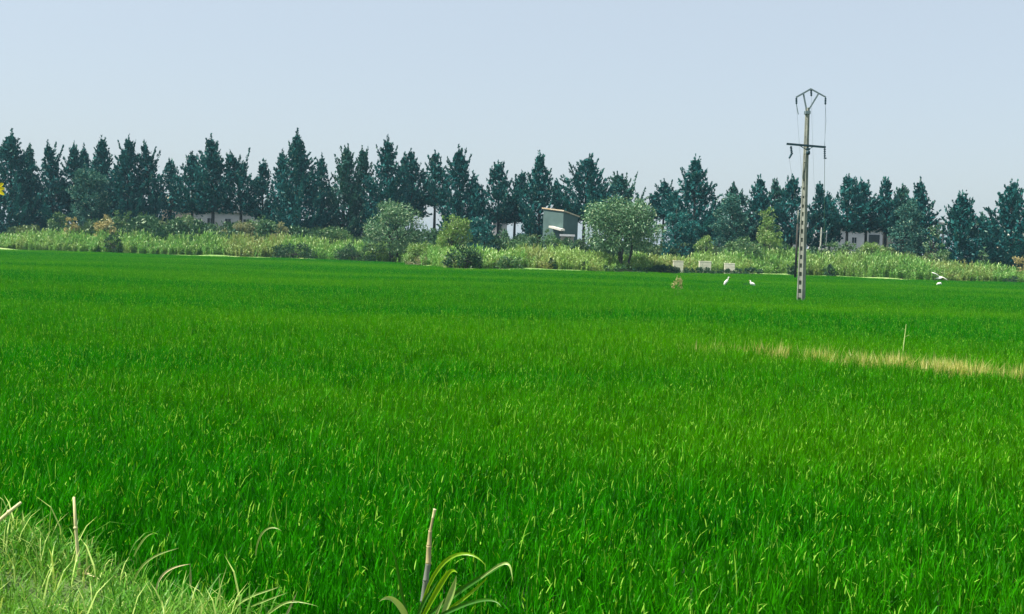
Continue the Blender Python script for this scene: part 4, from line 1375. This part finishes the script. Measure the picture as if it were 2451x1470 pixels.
# second egret: crouched, head drawn up on the left
g = ground(1799, 682, 0.5)
eg = empty("egret", (g[0], g[1], 0), "white egret crouching low in the rice beside a dark weed tuft", "bird", "white egrets in the field")
skin_body("body", [((0.32, 0.0, 0.48), 0.03), ((0.22, 0.0, 0.56), 0.09), ((0.08, 0.0, 0.62), 0.135), ((-0.06, 0.0, 0.66), 0.12), ((-0.12, 0.0, 0.74), 0.07), ((-0.10, 0.0, 0.82), 0.05),
                   ((-0.13, 0.0, 0.88), 0.05), ((-0.18, 0.0, 0.885), 0.03)], M['feather'], eg)
MB().tube([(-0.18, 0, 0.885), (-0.25, 0, 0.87), (-0.31, 0, 0.855)], [0.018, 0.012, 0.002], 6).build("beak", M['beak'], eg)
for sy in (-0.05, 0.05):
    MB().tube([(0.05, sy, 0.55), (0.02, sy, 0.28), (0.06, sy, 0.0)], [0.022, 0.014, 0.012], 6).build("leg", M['bird_leg'], eg)
# dark weed tuft beside it
g = ground(1787, 681, 0.5)
v, q, t, tn = tuft(77, 60, 0.5, 0.85, 0.4, 0.12, 0.02, 0.0, 0.14)
wt = link("weed_tuft", make_mesh("weed_tuft", v, q, t, tn), M['bush_dark'])
wt.location = (g[0], g[1], 0)
tag(wt, "small dark weed tuft in the rice just left of the crouching egret", "weed")

# egret flying low with tilted wings
c = at(2249, 664, 82)
eg = empty("egret", tuple(c), "white egret flying low over the field edge at the right with tilted wings", "bird", "white egrets in the field")
skin_body("body", [((-0.30, 0.15, -0.10), 0.02), ((-0.16, 0.08, -0.09), 0.07), ((0.0, 0.0, -0.08), 0.10), ((0.12, -0.06, -0.05), 0.075), ((0.17, -0.09, 0.0), 0.05), ((0.21, -0.11, -0.02), 0.04)], M['feather'], eg)
MB().tube([(0.22, -0.115, -0.02), (0.32, -0.16, -0.04)], [0.018, 0.003], 6).build("beak", M['beak'], eg)
MB().tube([(-0.24, 0.12, -0.12), (-0.52, 0.26, -0.14)], [0.014, 0.010], 6).build("leg", M['bird_leg'], eg)
MB().tube([(-0.24, 0.16, -0.12), (-0.52, 0.30, -0.15)], [0.014, 0.010], 6).build("leg", M['bird_leg'], eg)
for s in (-1, 1):
    mb = MB()
    rows = []
    span = 0.62
    for i in range(7):
        u = i / 6
        px_ = s * (0.04 + span * u)
        zz = 0.10 - px_ * 0.42 + 0.05 * math.sin(u * 3.14)
        ch = 0.30 * (1 - u ** 2.2) + 0.05
        le_ = 0.02 + 0.05 * math.sin(u * 3.0)
        rows.append([(px_, -le_ - 0.02, zz - 0.06), (px_, ch * 0.25 - le_, zz + 0.012), (px_, ch - le_, zz - 0.02), (px_, ch * 0.3 - le_, zz - 0.06)])
    prism_bar(mb, [[np.array(p) for p in r_] for r_ in rows])
    mb.build("wing", M['feather'], eg, smooth=True)
# crouching egret below it
g = ground(2249, 681, 0.5)
eg = empty("egret", (g[0], g[1], 0), "white egret hunched in the rice directly below the flying one", "bird", "white egrets in the field")
skin_body("body", [((-0.36, 0.0, 0.50), 0.03), ((-0.24, 0.0, 0.58), 0.10), ((-0.06, 0.0, 0.66), 0.155), ((0.10, 0.0, 0.65), 0.12), ((0.20, 0.0, 0.60), 0.07), ((0.27, 0.0, 0.54), 0.04)], M['feather'], eg)
MB().tube([(0.27, 0, 0.54), (0.36, 0, 0.47)], [0.016, 0.003], 6).build("beak", M['beak'], eg)
for sy in (-0.05, 0.05):
    MB().tube([(-0.05, sy, 0.55), (-0.03, sy, 0.28), (-0.06, sy, 0.0)], [0.022, 0.014, 0.012], 6).build("leg", M['bird_leg'], eg)

for o_bird in [o for o in COL.objects if o.name.startswith('egret')]:
    o_bird.scale = (0.88, 0.88, 0.94)

# ------------------------------------------------------------------ tall weeds in the field
g = ground(1620, 706, 0.5)
wd = empty("tall_weed", (g[0], g[1], 0), "tall weed with pale seed heads standing out of the rice left of the egrets", "weed")
for (dx, z1, hx) in ((-0.16, 0.95, -0.05), (0.10, 1.25, 0.18), (0.02, 1.18, -0.06), (0.20, 1.02, 0.04)):
    MB().tube([(dx * 0.3, 0, 0), (dx * 0.8, 0.02, z1 * 0.6), (dx + hx * 0.3, 0, z1)], [0.012, 0.009, 0.006], 5).build("stem", M['stem'], wd)
    rr = np.random.default_rng(int(z1 * 100))
    k = 46
    o = rr.normal(0, 1, (k, 3)) * (0.05, 0.05, 0.11) + (dx + hx * 0.3, 0, z1)
    V, q, tn = cards(rr, o, rr.normal(0, 0.5, (k, 3)) + (0, 0, 1), rr.uniform(0.06, 0.12, k), rr.uniform(0.03, 0.05, k), rr.uniform(0.4, 1, k))
    link("seed_head", make_mesh("seed_head", V, q, tone=tn), M['bush_straw'], wd)

a, b = ground(2160, 835, 0.5), at(2169, 776, 26.2)
rd = empty("reed_stalk", (a[0], a[1], 0), "single thin green reed stalk standing upright beyond the dry grass strip", "reed")
tip = b - np.array([a[0], a[1], 0])
MB().tube([(0, 0, 0), tuple(tip * np.array([0.4, 0.4, 0.55])), tuple(tip)], [0.012, 0.011, 0.006], 6).build("stalk", M['stem_dry'], rd)
for f, dx in ((0.72, 0.10), (0.86, -0.07)):
    p = tip * np.array([f, f, f])
    MB().ribbon([p, p + (dx, 0, 0.05), p + (dx * 1.6, 0, -0.02)], [0.009, 0.010, 0.002]).build("leaf", M['stem_dry'], rd)


# ------------------------------------------------------------------ foreground plants on the bank
def px_ribbon(pl, D0, D1, w, root, name, mat, nrm=(0, -1, 0.35), fold=0.3, prof=None, smooth_n=14):
    """leaf blade along a smoothed pixel line; D0 and D1 are its distances at foot and tip"""
    xs_ = np.array([p[0] for p in pl], float); ys_ = np.array([p[1] for p in pl], float)
    t = np.linspace(0, 1, len(pl))
    u = np.linspace(0, 1, smooth_n)
    if len(pl) > 2:
        deg = min(3, len(pl) - 1)
        cx, cy = np.polyfit(t, xs_, deg), np.polyfit(t, ys_, deg)
        X, Y = np.polyval(cx, u), np.polyval(cy, u)
    else:
        X, Y = np.interp(u, t, xs_), np.interp(u, t, ys_)
    pts_ = [at(X[i], Y[i], D0 + (D1 - D0) * u[i]) for i in range(smooth_n)]
    wf = prof or (lambda s: (0.55 + 0.45 * min(1, s * 3)) * max(0.03, 1 - s ** 2.5))
    mb = MB()
    org = np.array(root.location)
    mb.ribbon([p - org for p in pts_], [w * wf(s) for s in u], nrm, fold)
    return mb.build(name, M[mat], root, smooth=True)


cp = at(1008, 1500, 4.35)
cane = empty("cane_plant", tuple(cp), "cut cane shoot with a dry jointed stalk and arching green leaves at the bottom", "plant")
org = np.array(cp)
# jointed stalk in sections
secs = [((1003, 1500), (1012, 1440), 13, 13, 'cane_leaf_green'), ((1012, 1440), (1019, 1390), 14, 14, 'cane_grey'), ((1019, 1390), (1025, 1349), 14.5, 13.5, 'cane_grey'),
        ((1025, 1349), (1027, 1306), 13.5, 12.5, 'cane_dry'), ((1027, 1306), (1030, 1270), 11.5, 9, 'cane_dry'), ((1030, 1270), (1036, 1240), 6.5, 6, 'cane_dry'), ((1036, 1240), (1041, 1219), 6.5, 8.5, 'straw')]
for (p, q2, w0, w1, mt) in secs:
    mm = 4.35 / FOC
    a, b = at(*p, 4.35) - org, at(*q2, 4.35) - org
    MB().tube([a, a * 0.92 + b * 0.08, a * 0.08 + b * 0.92, b], [w0 * mm * 0.56, w0 * mm * 0.48, w1 * mm * 0.48, w1 * mm * 0.55], 10).build("stalk_joint", M[mt], cane, smooth=True)
mm = 4.35 / FOC
belly = lambda s: max(0.05, math.sin(min(1, s * 0.9 + 0.1) * math.pi))
for pl, d0, d1, wpx, mt, pf in (
        ([(1005, 1470), (1028, 1394), (1055, 1358), (1085, 1332), (1115, 1323), (1142, 1334), (1162, 1354)], 4.33, 4.2, 14, 'cane_leaf_lime', None),
        ([(1005, 1490), (1045, 1415), (1064, 1385), (1084, 1362), (1094, 1372)], 4.3, 4.2, 19, 'cane_leaf_lime', None),
        ([(998, 1500), (1060, 1444), (1120, 1402), (1180, 1364), (1226, 1340)], 4.28, 4.1, 19, 'cane_leaf_green', None),
        ([(1150, 1384), (1195, 1354), (1214, 1348), (1224, 1366), (1228, 1392)], 4.12, 4.06, 9, 'cane_leaf_pale', None),
        ([(1050, 1500), (1068, 1452), (1078, 1425), (1087, 1400), (1092, 1378)], 4.2, 4.2, 21, 'cane_leaf_pale', belly),
        ([(984, 1510), (970, 1472), (952, 1444), (930, 1431), (908, 1440)], 4.3, 4.2, 22, 'cane_leaf_pale', None),
        ([(990, 1510), (968, 1440), (951, 1372), (946, 1335), (928, 1314)], 4.45, 4.4, 11, 'cane_leaf_green', None),
        ([(994, 1500), (1010, 1450), (1030, 1415), (1048, 1388)], 4.3, 4.3, 13, 'cane_leaf_green', None),
        ([(1036, 1500), (1048, 1462), (1064, 1432)], 4.2, 4.2, 11, 'cane_leaf_pale', None),
        ([(1010, 1500), (1070, 1466), (1130, 1440), (1172, 1437), (1200, 1452)], 4.22, 4.05, 15, 'cane_leaf_green', None),
        ([(1012, 1505), (1085, 1452), (1140, 1408), (1168, 1380)], 4.25, 4.15, 12, 'cane_leaf_lime', None)):
    px_ribbon(pl, d0, d1, wpx * 0.74 * mm, cane, "leaf", mt, prof=pf)

# dry stalks at the bottom left
def stalk(p, q2, D, w, label, leaves=()):
    a, b = at(*p, D), at(*q2, D)
    st = empty("dry_stalk", tuple(a), label, "stalk", "dry stalks on the bank")
    L = b - a
    m2 = D / FOC
    MB().tube([(0, 0, 0), tuple(L * 0.35 + np.array([0.004, 0, 0])), tuple(L * 0.7), tuple(L)], [w * m2 / 2, w * m2 / 2.1, w * m2 / 2.3, w * m2 / 2.9], 8).build("stem", M['straw'], st, smooth=True)
    for f in (0.33, 0.68):
        c_ = L * f
        MB().lathe(c_ - L / np.linalg.norm(L) * 0.006, L, [(0, w * m2 * 0.45), (0.004, w * m2 * 0.62), (0.010, w * m2 * 0.6), (0.014, w * m2 * 0.42)], 8).build("node", M['straw'], st, smooth=True)
    for pl in leaves:
        px_ribbon(pl, D, D - 0.05, 6 * m2, st, "leaf", 'straw')
    return st


stalk((190, 1420), (177, 1190), 5.0, 8.5, "pale straw coloured stalk standing nearly upright in the bank grass on the left", [((192, 1395), (205, 1365), (222, 1350)), ((192, 1372), (215, 1375), (240, 1388))])
stalk((-40, 1276), (50, 1203), 5.1, 10, "pale dry stalk slanting up from the left border")
for (pl, D, w, mat, lab) in (
        ([(372, 1420), (388, 1378), (418, 1358), (456, 1350)], 4.8, 6, 'straw', "bent dry blade pointing right in the bank grass beside the upright stalk"),
        ([(455, 1408), (456, 1380), (455, 1352)], 4.75, 6, 'straw', "short pale blade standing upright right of the bent dry blade"),
        ([(318, 1400), (345, 1350), (385, 1325), (428, 1312)], 5.0, 6, 'cane_leaf_pale', "pale green slanting blade above the bent dry blade"),
        ([(560, 1456), (595, 1430), (640, 1414), (668, 1404)], 4.45, 6, 'cane_leaf_pale', "long pale green blade leaning right, uppermost of the slanting blades"),
        ([(600, 1452), (640, 1436), (690, 1418)], 4.4, 5, 'cane_leaf_pale', "slim pale blade close below the long leaning one"),
        ([(632, 1475), (665, 1452), (700, 1440), (762, 1452)], 4.35, 7, 'cane_leaf_pale', "pale blade arching flat to the right at the bottom border"),
        ([(680, 1482), (695, 1452), (712, 1415)], 4.35, 6, 'straw', "dry blade rising steeply through the flat arching one"),
        ([(55, 1478), (110, 1452), (150, 1448)], 4.6, 7, 'straw', "dry blade lying almost flat at the bottom left"),
        ([(320, 1332), (345, 1290), (368, 1278)], 5.1, 5, 'cane_leaf_pale', "thin pale blade rising at the verge of the bank grass"),
        ([(612, 1330), (620, 1290), (636, 1268), (655, 1263), (674, 1271)], 6.0, 5, 'cane_leaf_pale', "small pale bowed blade alone in the rice right of the bank grass")):
    a = at(*pl[0], D)
    rt_ = empty("grass_blade", tuple(a), lab, "grass blade", "single pale blades at the bank")
    px_ribbon(pl, D, D - 0.06, w * D / FOC, rt_, "blade", mat)

# yellow flower peeping in at the left border
Df = 4.4
fc = at(-12, 452, Df)
fl = empty("yellow_flower", (fc[0], Df, 0.9), "tall yellow flower whose petals just peep in at the left border", "flower")
off = np.array([fc[0], Df, 0.9])
ctr = fc - off
MB().tube([(-0.12, 0.1, 0.0), (-0.07, 0.05, ctr[2] * 0.6), tuple(ctr + (0, 0.02, -0.01))], [0.006, 0.005, 0.003], 7).build("stem", M['stem'], fl, smooth=True)
MB().lathe(ctr + (0, 0.008, 0), (0.15, -1, 0.1), [(0, 0.004), (0.002, 0.009), (0.007, 0.009), (0.011, 0.004)], 10).build("disc", M['flower_disc'], fl, smooth=True)
for i in range(11):
    a = i / 11 * 6.283 + 0.12
    dr = np.array([math.cos(a), 0.12 * math.sin(a * 2), math.sin(a)])
    ln = 0.034 + 0.004 * math.sin(i * 2.7)
    mb = MB()
    mb.ribbon([ctr + dr * (0.006 + ln * u) + np.array([0, -0.003 * math.sin(u * 3), -0.004 * u * u]) for u in (0, 0.3, 0.6, 0.85, 1)], [0.006, 0.013, 0.015, 0.011, 0.003], nrm=(0, -1, 0), fold=0.15)
    mb.build("petal", M['petal'], fl, smooth=True)

# ------------------------------------------------------------------ the air
m, nt, out = new_mat("haze_air")
pv = N(nt, "ShaderNodeVolumePrincipled")
pv.inputs["Color"].default_value = (*HAZE_COLOR, 1)
pv.inputs["Density"].default_value = HAZE_DENSITY
pv.inputs["Anisotropy"].default_value = 0.2
nt.links.new(pv.outputs[0], out.inputs["Volume"])
hz_ = MB().box((0, 0, 13.0), (3000, 3000, 28.0)).build("haze", m)
tag(hz_, "thin bluish summer haze over the field and trees", "haze", kind="stuff")
